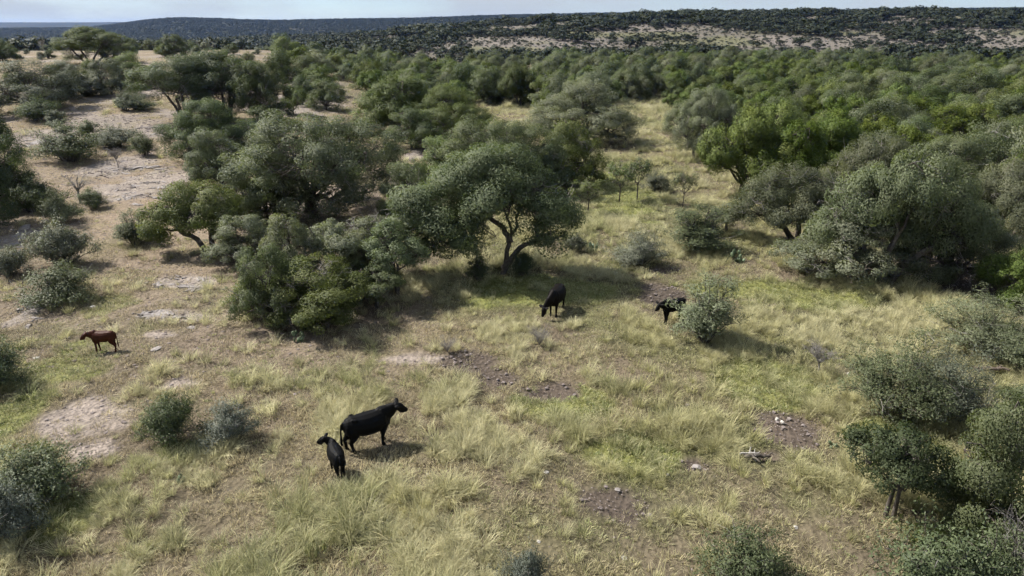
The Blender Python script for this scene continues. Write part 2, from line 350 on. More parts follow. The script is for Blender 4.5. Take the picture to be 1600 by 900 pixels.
# ------------------------------------------------------------------ scatter (uncountable stuff only)
def scatter(name, label, cat, protos, P, rot, scale, idx, tint=None):
    me = bpy.data.meshes.new(name); me.vertices.add(len(P)); me.vertices.foreach_set('co', np.asarray(P, np.float32).ravel())
    def va(n, a): at = me.attributes.new(n, 'FLOAT_VECTOR', 'POINT'); at.data.foreach_set('vector', np.asarray(a, np.float32).ravel())
    va('rot', rot); va('siz', scale)
    at = me.attributes.new('pick', 'INT', 'POINT'); at.data.foreach_set('value', np.asarray(idx, np.int32))
    if tint is not None:
        at = me.attributes.new('tint', 'FLOAT_COLOR', 'POINT'); at.data.foreach_set('color', np.hstack([tint, np.ones((len(P), 1))]).astype(np.float32).ravel())
    col = bpy.data.collections.new(name + '_sources')
    for i, p in enumerate(protos): col.objects.link(bpy.data.objects.new(f'{name}_source_{i:02d}', p))
    ng = bpy.data.node_groups.new(name, 'GeometryNodeTree')
    ng.interface.new_socket('Geometry', in_out='INPUT', socket_type='NodeSocketGeometry'); ng.interface.new_socket('Geometry', in_out='OUTPUT', socket_type='NodeSocketGeometry')
    gi = ng.nodes.new('NodeGroupInput'); go = ng.nodes.new('NodeGroupOutput')
    ci = ng.nodes.new('GeometryNodeCollectionInfo'); ci.inputs[0].default_value = col; ci.inputs['Separate Children'].default_value = True; ci.inputs['Reset Children'].default_value = True
    ip = ng.nodes.new('GeometryNodeInstanceOnPoints'); ip.inputs['Pick Instance'].default_value = True
    def na(n, ty): k = ng.nodes.new('GeometryNodeInputNamedAttribute'); k.data_type = ty; k.inputs[0].default_value = n; return k.outputs[0]
    e2r = ng.nodes.new('FunctionNodeEulerToRotation')
    L = ng.links.new
    L(gi.outputs[0], ip.inputs['Points']); L(ci.outputs[0], ip.inputs['Instance']); L(na('pick', 'INT'), ip.inputs['Instance Index'])
    L(na('rot', 'FLOAT_VECTOR'), e2r.inputs[0]); L(e2r.outputs[0], ip.inputs['Rotation']); L(na('siz', 'FLOAT_VECTOR'), ip.inputs['Scale']); L(ip.outputs[0], go.inputs[0])
    o = obj(name, me); md = o.modifiers.new('scatter', 'NODES'); md.node_group = ng
    return tag(o, label, cat, kind='stuff')

# ------------------------------------------------------------------ tree and shrub shapes
class Wood:
    def __init__(s): s.V = []; s.F = []; s.n = 0
    def tube(s, pts, rad, sides=5):
        pts = np.asarray(pts, float); k = len(pts); tg = np.gradient(pts, axis=0); tg /= np.linalg.norm(tg, axis=1)[:, None] + 1e-9
        ref = np.array([0.31, 0.87, 0.2]); a = np.cross(tg, ref); a /= np.linalg.norm(a, axis=1)[:, None] + 1e-9; b = np.cross(tg, a)
        th = np.arange(sides) * 2 * math.pi / sides
        ring = pts[:, None, :] + np.asarray(rad, float)[:, None, None] * (np.cos(th)[None, :, None] * a[:, None, :] + np.sin(th)[None, :, None] * b[:, None, :])
        s.V.append(ring.reshape(-1, 3)); i = np.arange(k - 1)[:, None] * sides; j = np.arange(sides)[None, :]; j2 = (j + 1) % sides
        s.F.append((np.stack([i + j, i + j2, i + sides + j2, i + sides + j], -1).reshape(-1, 4)) + s.n); s.n += k * sides
    def data(s): return np.concatenate(s.V), np.concatenate(s.F)

def wiggle(rng, a, b, n, amp, sag=0.0):
    t = np.linspace(0, 1, n)[:, None]; p = a * (1 - t) + b * t
    w = rng.normal(0, amp, (n, 3)); w[0] = 0; w[-1] = 0
    p = p + w; p[:, 2] += sag * np.sin(t[:, 0] * math.pi); return p

def leaf_faces(rng, P, Nrm, L, W):
    n = len(P); r = rng.normal(0, 1, (n, 3)); Nn = Nrm / (np.linalg.norm(Nrm, axis=1)[:, None] + 1e-9)
    T = np.cross(Nn, r); T /= np.linalg.norm(T, axis=1)[:, None] + 1e-9; B = np.cross(Nn, T)
    l = (L * rng.uniform(0.7, 1.3, n))[:, None]; w = (W * rng.uniform(0.7, 1.3, n))[:, None]
    V = np.stack([P - T * l * 0.5 - B * w * 0.55, P + T * l * 0.6, P - T * l * 0.4 + B * w * 0.55], 1)
    g = np.cross(V[:, 1] - V[:, 0], V[:, 2] - V[:, 0]); flip = np.einsum('ij,ij->i', g, Nn) < 0
    V[flip] = V[flip][:, ::-1]
    return V.reshape(-1, 3), np.arange(n * 3).reshape(n, 3)

def clump_leaves(rng, C, S, OUT, per, leaf, flat=0.7, up=0.35, out=0.5):
    """leaf faces round clump centres C with sizes S"""
    n = len(C); k = np.maximum(3, (per * (S / S.mean()) ** 2 * rng.uniform(0.7, 1.3, n)).astype(int)); ci = np.repeat(np.arange(n), k)
    off = rng.normal(0, 1, (len(ci), 3)); rr = np.linalg.norm(off, axis=1); off *= (np.minimum(rr, 1.7) / (rr + 1e-9))[:, None]
    off *= (S[ci] * 0.52)[:, None] * np.array([1, 1, flat])
    P = C[ci] + off
    soft = 0.95 * off / (S[ci][:, None] + 1e-9) + out * OUT[ci] + np.array([0, 0, up])          # the way this bit of the clump faces
    sn = soft + rng.normal(0, 0.22, (len(ci), 3)); sn /= np.linalg.norm(sn, axis=1)[:, None] + 1e-9
    nr = soft * 0.8 + rng.normal(0, 0.5, (len(ci), 3)); nr *= np.where(np.einsum('ij,ij->i', nr, sn) < 0, -1, 1)[:, None]
    lv = np.clip(0.5 + 0.16 * rng.normal(0, 1, n)[ci] + rng.normal(0, 0.10, len(ci)), 0, 1)
    V, F = leaf_faces(rng, P, nr, leaf[0], leaf[1])
    return V, F, np.repeat(lv, 3), np.repeat(sn, 3, 0)

def crown_lobes(rng, R, H, n, z0, z1, spread=(0.44, 0.74), lr=(0.27, 0.44), lh=(0.15, 0.25), skirt=0.0):
    L = []; a0 = rng.uniform(0, 6.28)
    for i in range(n):
        a = a0 + 6.2832 * i / n + rng.uniform(-0.35, 0.35); r = R * rng.uniform(*spread); q = R * rng.uniform(*lr)
        L.append((np.array([math.cos(a) * r, math.sin(a) * r, H * rng.uniform(z0, z1)]), np.array([q, q, H * rng.uniform(*lh)])))
    for i in range(max(1, n // 3)):
        L.append((np.array([rng.uniform(-.2, .2) * R, rng.uniform(-.2, .2) * R, H * rng.uniform(0.68, 0.78)]), np.array([R * .42, R * .42, H * .23])))
    if skirt:
        for i in range(n + 1):
            a = a0 + 0.4 + 6.2832 * i / (n + 1) + rng.uniform(-.3, .3); r = R * rng.uniform(0.5, 0.74); q = R * rng.uniform(0.22, 0.32)
            if rng.random() < skirt: L.append((np.array([math.cos(a) * r, math.sin(a) * r, H * rng.uniform(0.16, 0.30)]), np.array([q, q, H * rng.uniform(0.13, 0.18)])))
    return L

def build_tree(seed, R, H, lobes=None, nl=7, z=(0.46, 0.66), forks=((0, 0, 0),), fork_h=0.24, tr=0.16, nclump=230, cs=(0.38, 0.75), per=100, leaf=(0.11, 0.065), low=-0.45, dead=0.10, wood_sides=5, flat=0.7, trunks=None, fill=0.12, twig_r=0.012, skirt=0.0):
    rng = np.random.default_rng(seed)
    if lobes is None: lobes = crown_lobes(rng, R, H, nl, *z, skirt=skirt)
    w = Wood(); dw = Wood(); C = []; S = []; OUT = []
    vol = np.array([l[1][0] * l[1][0] + 2 * l[1][0] * l[1][2] for l in lobes]); share = np.maximum(3, nclump * vol / vol.sum()).astype(int)
    if trunks is None: trunks = [[np.array([f[0], f[1], -0.3]), np.array([f[0] + rng.uniform(-.1, .1) * R * .5, f[1] + rng.uniform(-.1, .1) * R * .5, H * fork_h])] for f in forks]
    tips = []
    for tk in trunks:
        pts = np.vstack([wiggle(rng, tk[i], tk[i + 1], 4, tr * 0.25)[(1 if i else 0):] for i in range(len(tk) - 1)])
        rd = np.linspace(tr * 1.25, tr * 0.8, len(pts)); rd[0] *= 1.25; w.tube(pts, rd, 8); tips.append(pts[-1])
    tips = np.array(tips)
    for (c, r), k in zip(lobes, share):
        f = tips[np.argmin(np.linalg.norm(tips[:, :2] - c[:2], axis=1))]
        lo = c - np.array([0, 0, r[2] * 0.35]); ln = np.linalg.norm(lo - f)
        limb = wiggle(rng, f, lo, 6, 0.05 * ln, 0.06 * ln); w.tube(limb, np.linspace(tr * 0.62, tr * 0.22, 6), wood_sides + 1)
        got = 0; tries = 0
        subs = []
        for q in range(4):
            e = c + r * rng.normal(0, 0.45, 3); sb = wiggle(rng, limb[3 + q % 3], e, 4, 0.06 * r[0]); w.tube(sb, np.linspace(tr * 0.25, tr * 0.09, 4), wood_sides); subs.append(sb)
        while got < k and tries < k * 8:
            tries += 1; u = rng.normal(0, 1, 3); u /= np.linalg.norm(u)
            if u[2] < low and rng.random() < 0.85: continue
            rad = rng.uniform(0.3, 0.75) if rng.random() < fill else rng.uniform(0.80, 1.10)
            p = c + r * u * rad
            if p[2] < H * 0.06: continue
            if any(np.sum(((p - c2) / (r2 * 0.78)) ** 2) < 1 for c2, r2 in lobes if c2 is not c) and rng.random() > 0.15: continue
            got += 1; sb = subs[rng.integers(4)]; a = sb[rng.integers(1, 4)]
            isdead = rng.random() < dead
            tw = wiggle(rng, a, p, 4, 0.10 * np.linalg.norm(p - a))
            (dw if isdead else w).tube(tw, np.linspace(twig_r * 2.2, twig_r * 0.8, 4), 3 if wood_sides < 5 else 4)
            if isdead:
                for _ in range(9):
                    q0 = tw[rng.integers(1, 4)]; q1 = q0 + (u * 0.35 + rng.normal(0, 0.5, 3)) * rng.uniform(0.35, 0.8) * cs[1] * 1.2; dw.tube(wiggle(rng, q0, q1, 3, 0.05), [twig_r, twig_r * 0.8, twig_r * 0.5], 3)
                if rng.random() < 0.5: continue
            C.append(p); S.append(rng.uniform(*cs) * (0.35 if isdead else 1)); OUT.append(u)
    C = np.array(C); S = np.array(S); OUT = np.array(OUT)
    LV, LF, lv, ln_ = clump_leaves(rng, C, S, OUT, per, leaf, flat)
    return dict(wood=w.data(), dead=dw.data() if dw.n else None, leaf=(LV, LF, lv, ln_), R=R, H=float(np.percentile(LV[:, 2], 99.5)), W=float(np.percentile(np.abs(LV[:, :2]), 98)))

def build_shrub(seed, R, H, stems=14, per=45, leaf=(0.06, 0.03), sub=5, spread=1.0, droop=0.0, cs=(0.10, 0.22), low=0.15, twig_r=0.007, deadf=0.15, conic=0.0, flat=0.9):
    rng = np.random.default_rng(seed); w = Wood(); dw = Wood(); C = []; S = []; OUT = []
    for i in range(stems):
        a = rng.uniform(0, 6.2832); el = rng.uniform(0.15, 1.0) ** 0.7; r = R * spread * math.sqrt(1 - (el * 0.97) ** 2) * rng.uniform(0.5, 1.15)
        h = H * (el * rng.uniform(0.62, 1.12)); r *= (1 - conic * h / H)
        tip = np.array([math.cos(a) * r, math.sin(a) * r, max(h, 0.12 * H)]); base = np.array([math.cos(a), math.sin(a), 0]) * R * 0.12 * rng.random() + np.array([0, 0, -0.1])
        st = wiggle(rng, base, tip, 6, 0.03 * R, 0.1 * H); dd = rng.random() < deadf
        (dw if dd else w).tube(st, np.linspace(twig_r * 2.6, twig_r, 6), 4)
        for j in range(sub):
            t = rng.integers(2, 6); p0 = st[t]; dirv = rng.normal(0, 1, 3); dirv[2] = abs(dirv[2]) * 0.7 + 0.1 - droop; dirv /= np.linalg.norm(dirv)
            p = p0 + dirv * rng.uniform(0.12, 0.42) * R
            if p[2] < low * H * 0.5: p[2] = low * H
            (dw if dd else w).tube(wiggle(rng, p0, p, 3, 0.03 * R), [twig_r, twig_r * 0.8, twig_r * 0.5], 3)
            if dd and rng.random() < 0.75: continue
            for f in (0.55, 1.0):
                C.append(p0 * (1 - f) + p * f); S.append(rng.uniform(*cs)); q = np.array([p[0], p[1], p[2] * 0.6]); OUT.append(q / (np.linalg.norm(q) + 1e-6))
    C = np.array(C); S = np.array(S); OUT = np.array(OUT); LV, LF, lv, ln_ = clump_leaves(rng, C, S, OUT, per, leaf, flat)
    return dict(wood=w.data(), dead=dw.data() if dw.n else None, leaf=(LV, LF, lv, ln_), R=R, H=float(np.percentile(LV[:, 2], 99.5)), W=float(np.percentile(np.abs(LV[:, :2]), 98)))

def build_bare(seed, R, H, trunk=0.35, n=16, sub=9, r0=0.03):
    rng = np.random.default_rng(seed); w = Wood(); f = np.array([rng.uniform(-.05, .05), rng.uniform(-.05, .05), H * trunk])
    w.tube(wiggle(rng, np.array([0, 0, -.1]), f, 5, 0.02), np.linspace(r0 * 1.3, r0, 5), 6)
    for i in range(n):
        a = rng.uniform(0, 6.28); e = np.array([math.cos(a) * R * rng.uniform(.5, 1), math.sin(a) * R * rng.uniform(.5, 1), H * rng.uniform(.62, 1)])
        b = wiggle(rng, f, e, 6, 0.05 * R, 0.08 * H); w.tube(b, np.linspace(r0 * .6, r0 * .2, 6), 4)
        for j in range(sub):
            p0 = b[rng.integers(2, 6)]; d = rng.normal(0, 1, 3); d[2] = abs(d[2]) * .6; p1 = p0 + d * R * 0.2; m = wiggle(rng, p0, p1, 3, 0.03); w.tube(m, [r0 * .22, r0 * .17, r0 * .1], 3)
            p2 = p1 + rng.normal(0, 1, 3) * R * .12; w.tube([m[1], (m[1] + p2) / 2, p2], [r0 * .15, r0 * .12, r0 * .08], 3)
    return dict(wood=w.data(), dead=None, leaf=None, R=R, H=H, W=R)

def soft_normals(me, nr):
    me.normals_split_custom_set_from_vertices(np.asarray(nr, np.float32))
    return me
def finish(name, d, leafmat, one=False, woodmat=None):
    """meshes for a plant: either one mesh or wood / leaves / dead twigs apart"""
    wv, wf = d['wood']; wm = woodmat or M['bark']; r = dict(H=d['H'], W=d['W'])
    if one:
        V = [wv]; F = [wf]; mi = [np.zeros(len(wf), int)]; lv = [np.zeros(len(wv))]; n = len(wv)
        if d['dead'] is not None: V.append(d['dead'][0]); F.append(d['dead'][1] + n); mi.append(np.full(len(d['dead'][1]), 2)); lv.append(np.zeros(len(d['dead'][0]))); n += len(d['dead'][0])
        V.append(d['leaf'][0]); F3 = d['leaf'][1] + n; mi.append(np.full(len(F3), 1)); lv.append(d['leaf'][2])
        me = mesh_np(name, np.concatenate(V), [np.concatenate(F), F3], [wm, leafmat, M['dead']], {'lv': np.concatenate(lv)}, np.concatenate(mi), smooth_f=True)
        vn = np.zeros(len(me.vertices) * 3, np.float32); me.vertex_normals.foreach_get('vector', vn); vn = vn.reshape(-1, 3); vn[n:] = d['leaf'][3]
        r['one'] = soft_normals(me, vn)
    else:
        r['wood'] = mesh_np(name + '_wood', wv, [wf], [wm], smooth_f=True)
        if d['leaf'] is not None: r['leaf'] = mesh_np(name + '_crown', d['leaf'][0], [d['leaf'][1]], [leafmat], {'lv': d['leaf'][2]}, smooth_f=True); soft_normals(r['leaf'], d['leaf'][3])
        if d['dead'] is not None: r['dead'] = mesh_np(name + '_twigs', d['dead'][0], [d['dead'][1]], [M['dead']])
    return r

A = lambda *v: np.array(v, float)
PROTO = {}
# big oaks
for i, (nl, sd) in enumerate(((7, 3), (8, 14), (6, 25))):
    PROTO[f'oak_l{i}'] = finish(f'oak_l{i}', build_tree(sd, 4.5, 6.2, nl=nl + 2, z=(0.32, 0.64), nclump=255, cs=(0.42, 0.92), per=400, leaf=(0.080, 0.056), low=-0.6, skirt=0.75, fork_h=0.16, forks=((0, 0, 0), (0.7, 0.4, 0)) if i else ((0, 0, 0),), tr=0.17), M['oak'])
for i, (nl, sd) in enumerate(((6, 33), (5, 44), (6, 55))):
    PROTO[f'oak_m{i}'] = finish(f'oak_m{i}', build_tree(sd, 2.5, 4.0, nl=nl + 2, z=(0.22, 0.62), nclump=140, cs=(0.30, 0.66), per=310, leaf=(0.070, 0.048), low=-0.7, skirt=0.8, fork_h=0.12, forks=((0, 0, 0), (0.35, 0.2, 0)), tr=0.10, twig_r=0.010), M['oak'])
for i, (nl, sd) in enumerate(((5, 63), (4, 74))):
    PROTO[f'oak_s{i}'] = finish(f'oak_s{i}', build_tree(sd, 1.25, 2.5, nl=nl, z=(0.5, 0.72), nclump=120, cs=(0.15, 0.30), per=140, leaf=(0.048, 0.034), fork_h=0.3, forks=((0, 0, 0), (0.12, 0.1, 0)), tr=0.05, twig_r=0.006), M['oak'])
# the lone oak of the clearing: a leaning trunk, one long low limb, a broad crown to the other side
main_lobes = [(A(-3.2, 0.2, 3.1), A(1.7, 1.6, 1.2)), (A(-2.1, -0.9, 2.6), A(1.3, 1.2, 1.0)), (A(-1.7, 1.2, 3.8), A(1.7, 1.6, 1.2)), (A(-3.9, -0.6, 2.2), A(1.1, 1.1, 0.85)), (A(-0.2, 0.2, 4.9), A(1.6, 1.6, 1.15)), (A(-1.5, 0.1, 4.4), A(1.5, 1.5, 1.1)),
              (A(1.1, 0.3, 4.1), A(1.5, 1.5, 1.1)), (A(2.2, 0.0, 2.9), A(1.2, 1.2, 0.9)), (A(1.5, -1.0, 3.3), A(1.15, 1.1, 0.8)), (A(0.1, -1.3, 3.9), A(1.3, 1.1, 0.9)), (A(2.3, -0.2, 1.9), A(1.05, 0.9, 0.45)), (A(-0.9, -0.6, 3.1), A(1.1, 1.0, 0.8)), (A(-1.6, -1.0, 1.8), A(0.9, 0.8, 0.55)), (A(-3.0, -1.0, 1.75), A(0.8, 0.8, 0.45))]
main_lobes = [(c, r * 0.90) for c, r in main_lobes]
PROTO['oak_main'] = finish('oak_main', build_tree(101, 4.7, 6.2, lobes=main_lobes, nclump=290, cs=(0.40, 0.86), per=430, leaf=(0.076, 0.054), tr=0.115, dead=0.08,
    trunks=[[A(0, 0, -.3), A(0.25, 0, 0.8), A(0.45, 0, 1.9)], [A(0.12, -0.05, 0.3), A(0.85, -0.1, 1.35), A(1.7, -0.15, 1.75)], [A(0.4, 0, 1.6), A(0.1, 0.1, 2.3), A(-0.6, 0.1, 2.8)]]), M['oak'])
PROTO['oak_tall'] = finish('oak_tall', build_tree(141, 4.2, 7.0, nl=9, z=(0.40, 0.72), nclump=220, cs=(0.42, 0.90), per=330, leaf=(0.085, 0.058), low=-0.6, skirt=0.25, tr=0.12, trunks=[[A(0.1, 0, -.3), A(0.2, 0, 1.2), A(0.6, .2, 3.0)], [A(-.2, .2, -.3), A(-.7, .2, 1.3), A(-1.6, .5, 3.0)], [A(.3, -.2, -.3), A(1.0, -.3, 1.4), A(1.9, -.6, 3.1)], [A(-.4, -.3, -.3), A(-1.3, -.4, 1.0), A(-2.6, -.6, 2.8)]]), M['oak_dark'])
# oak with low arching limbs; sprawling grove oak
arch_lobes = [(A(-1.5, 0, 1.9), A(1.1, 1.0, 0.7)), (A(-0.6, 0.4, 2.6), A(1.2, 1.1, 0.75)), (A(0.7, 0.2, 2.5), A(1.2, 1.1, 0.75)), (A(1.5, -0.2, 1.7), A(1.0, 1.0, 0.7)), (A(0.2, -0.7, 2.0), A(1.0, 0.9, 0.6)), (A(-1.9, -.4, 1.3), A(.7, .7, .5))]
PROTO['oak_arch'] = finish('oak_arch', build_tree(111, 2.5, 3.3, lobes=arch_lobes, nclump=140, cs=(0.30, 0.62), per=310, leaf=(0.070, 0.048), tr=0.12, trunks=[[A(0.3, 0, -.3), A(-0.2, 0, 0.7), A(-1.0, 0, 1.2)], [A(0.4, 0.1, -.3), A(0.5, 0, 0.8), A(0.7, 0, 1.5)]]), M['oak_green'])
lean_lobes = [(A(0.5, 0, 3.0), A(0.95, 0.9, 0.5)), (A(-0.4, 0.2, 2.8), A(0.8, 0.8, 0.4)), (A(0.9, 0.1, 2.4), A(0.6, 0.6, 0.4))]
PROTO['oak_thin'] = finish('oak_thin', build_tree(121, 1.3, 3.4, lobes=lean_lobes, nclump=60, cs=(0.22, 0.40), per=60, leaf=(0.09, 0.05), tr=0.09, dead=0.35, trunks=[[A(0.1, 0, -.2), A(-0.12, 0, 0.8), A(0.05, 0, 1.5), A(0.28, 0, 2.3)]]), M['oak_grey'])
grove_lobes = [(A(-3.4, -0.3, 2.4), A(1.5, 1.5, 0.9)), (A(-2.2, 0.4, 3.1), A(1.5, 1.4, 1.0)), (A(-0.8, 0.6, 3.8), A(1.7, 1.6, 1.1)), (A(0.8, 0.2, 3.6), A(1.6, 1.5, 1.1)), (A(2.3, 0, 3.0), A(1.6, 1.5, 1.0)), (A(0.2, -1.4, 2.6), A(1.4, 1.2, 0.9)), (A(1.9, -1.5, 2.1), A(1.4, 1.2, 0.8)), (A(-1.4, -1.5, 2.0), A(1.3, 1.2, 0.8)), (A(3.4, -.5, 2.1), A(1.2, 1.2, 0.8))]
PROTO['oak_grove'] = finish('oak_grove', build_tree(131, 4.6, 5.0, lobes=grove_lobes, nclump=240, cs=(0.42, 0.90), per=370, leaf=(0.080, 0.056), low=-0.7, tr=0.16, dead=0.22, trunks=[[A(0, 0, -.3), A(-1.0, -.1, 0.9), A(-2.3, -.2, 1.5)], [A(0.2, 0, -.3), A(0.2, 0.1, 1.0), A(-0.1, 0.2, 2.0)], [A(0.4, 0, -.3), A(1.1, 0, 0.9), A(1.9, 0, 1.6)]]), M['oak_grey'])
# junipers
for i, sd in enumerate((203, 214, 225)):
    PROTO[f'juniper{i}'] = finish(f'juniper{i}', build_tree(sd, 2.0, 3.6, nl=8, z=(0.20, 0.60), nclump=260, cs=(0.20, 0.42), per=190, leaf=(0.085, 0.034), low=-0.8, dead=0.06, flat=1.15, fork_h=0.12, forks=((0, 0, 0), (.2, .15, 0)), tr=0.09, twig_r=0.009, fill=0.05), M['juniper'])
# feathery tree, shrubs, bare trees
for i, sd in enumerate((303, 314)):
    PROTO[f'feather{i}'] = finish(f'feather{i}', build_shrub(sd, 1.5, 2.7, stems=36, sub=10, per=25, leaf=(0.064, 0.025), cs=(0.14, 0.32), twig_r=0.006, deadf=0.14, low=0.2), M['feather'])
for i, sd in enumerate((403, 414, 425)):
    PROTO[f'shrub{i}'] = finish(f'shrub{i}', build_shrub(sd, 1.0, 1.15, stems=40, sub=8, per=24, leaf=(0.046, 0.025), cs=(0.09, 0.23), deadf=0.2, twig_r=0.006), M['shrub'])
PROTO['upright'] = finish('upright', build_shrub(435, 0.85, 2.0, stems=38, sub=9, per=19, leaf=(0.050, 0.022), cs=(0.09, 0.20), twig_r=0.006, conic=0.15, spread=0.95, deadf=0.12), M['shrub'])
PROTO['slender'] = finish('slender', build_tree(445, 0.8, 2.3, nl=4, z=(0.55, 0.75), nclump=55, cs=(0.14, 0.28), per=38, leaf=(0.06, 0.035), fork_h=0.32, tr=0.035, twig_r=0.006, dead=0.2), M['oak_green'])
PROTO['bare0'] = finish('bare0', build_bare(501, 0.62, 1.15, 0.42, n=22, sub=11), M['oak'], woodmat=M['dead'])
PROTO['bare1'] = finish('bare1', build_bare(512, 0.8, 2.6, 0.45, n=14, sub=7, r0=0.05), M['oak'], woodmat=M['dead'])
PROTO['bare2'] = finish('bare2', build_bare(523, 0.55, 0.75, 0.08, n=30, sub=10, r0=0.014), M['oak'], woodmat=M['dead'])
# lighter shapes for the wood further off (one mesh: wood, leaves, dead twigs)
for i, sd in enumerate((603, 614, 625, 636)):
    PROTO[f'oak_far{i}'] = finish(f'oak_far{i}', build_tree(sd, 2.9, 4.6, nl=7 + i % 3, z=(0.26, 0.62), low=-0.6, skirt=0.7, fork_h=0.14, nclump=100, cs=(0.42, 0.95), per=180, leaf=(0.115, 0.080), dead=0.07 + 0.08 * (i == 2), wood_sides=3, tr=0.11, twig_r=0.010), M['oak'], one=True)
    PROTO[f'juniper_far{i}'] = finish(f'juniper_far{i}', build_tree(sd + 7, 2.2, 3.7, nl=5, z=(0.28, 0.6), nclump=120, cs=(0.26, 0.5), per=110, leaf=(0.125, 0.055), low=-0.2, dead=0.05, wood_sides=3, flat=1.1, fork_h=0.12, tr=0.08, twig_r=0.010, fill=0.05), M['juniper'], one=True)
for i, sd in enumerate((643, 654, 665)):
    PROTO[f'shrub_far{i}'] = finish(f'shrub_far{i}', build_shrub(sd, 1.3, 1.5, stems=16, sub=5, per=26, leaf=(0.11, 0.06), cs=(0.18, 0.36), twig_r=0.014), M['sage'], one=True)
for i, sd in enumerate((703, 714, 725)):
    PROTO[f'speck{i}'] = finish(f'speck{i}', build_tree(sd, 2.6, 4.2, nl=5, z=(0.3, 0.6), nclump=34, cs=(0.5, 0.95), per=7, leaf=(0.75, 0.52), low=-0.2, dead=0, wood_sides=3, fork_h=0.15, tr=0.12, twig_r=0.02), M['far'], one=True)

NAMES = {'oak': 'live_oak', 'juniper': 'juniper_tree', 'feather': 'feathery_tree', 'shrub': 'shrub', 'upright': 'shrub', 'slender': 'slender_tree', 'bare': 'bare_tree'}
def plant(px, base_py, top_py, width_px, proto, label, cat='tree', mat=None, rz=None, name=None, group=None, flip=False):
    b = ground_at(px, base_py); H = max(top_height(px, top_py, b), 0.3); Wm = width_px * px_size(b); p = PROTO[proto]
    s = (Wm / 2 / p['W'], Wm / 2 / p['W'], H / p['H'])
    if rz is None: rz = (px * 12.9898 + base_py * 78.233) % 6.2832
    if flip: s = (-s[0], s[1], s[2])
    nm = name or next(v for k, v in NAMES.items() if proto.startswith(k))
    root = empty(nm, (b[0], b[1], b[2] - 0.03), rz, s)
    tk = obj('trunk' if cat == 'tree' else 'stems', p['wood'], root)
    if 'leaf' in p: obj('crown' if cat == 'tree' else 'foliage', p['leaf'], root, mat=M[mat] if mat else None)
    if 'dead' in p: tag(obj('dead_twigs', p['dead'], tk), kind='stuff')
    return tag(root, label, cat, group)

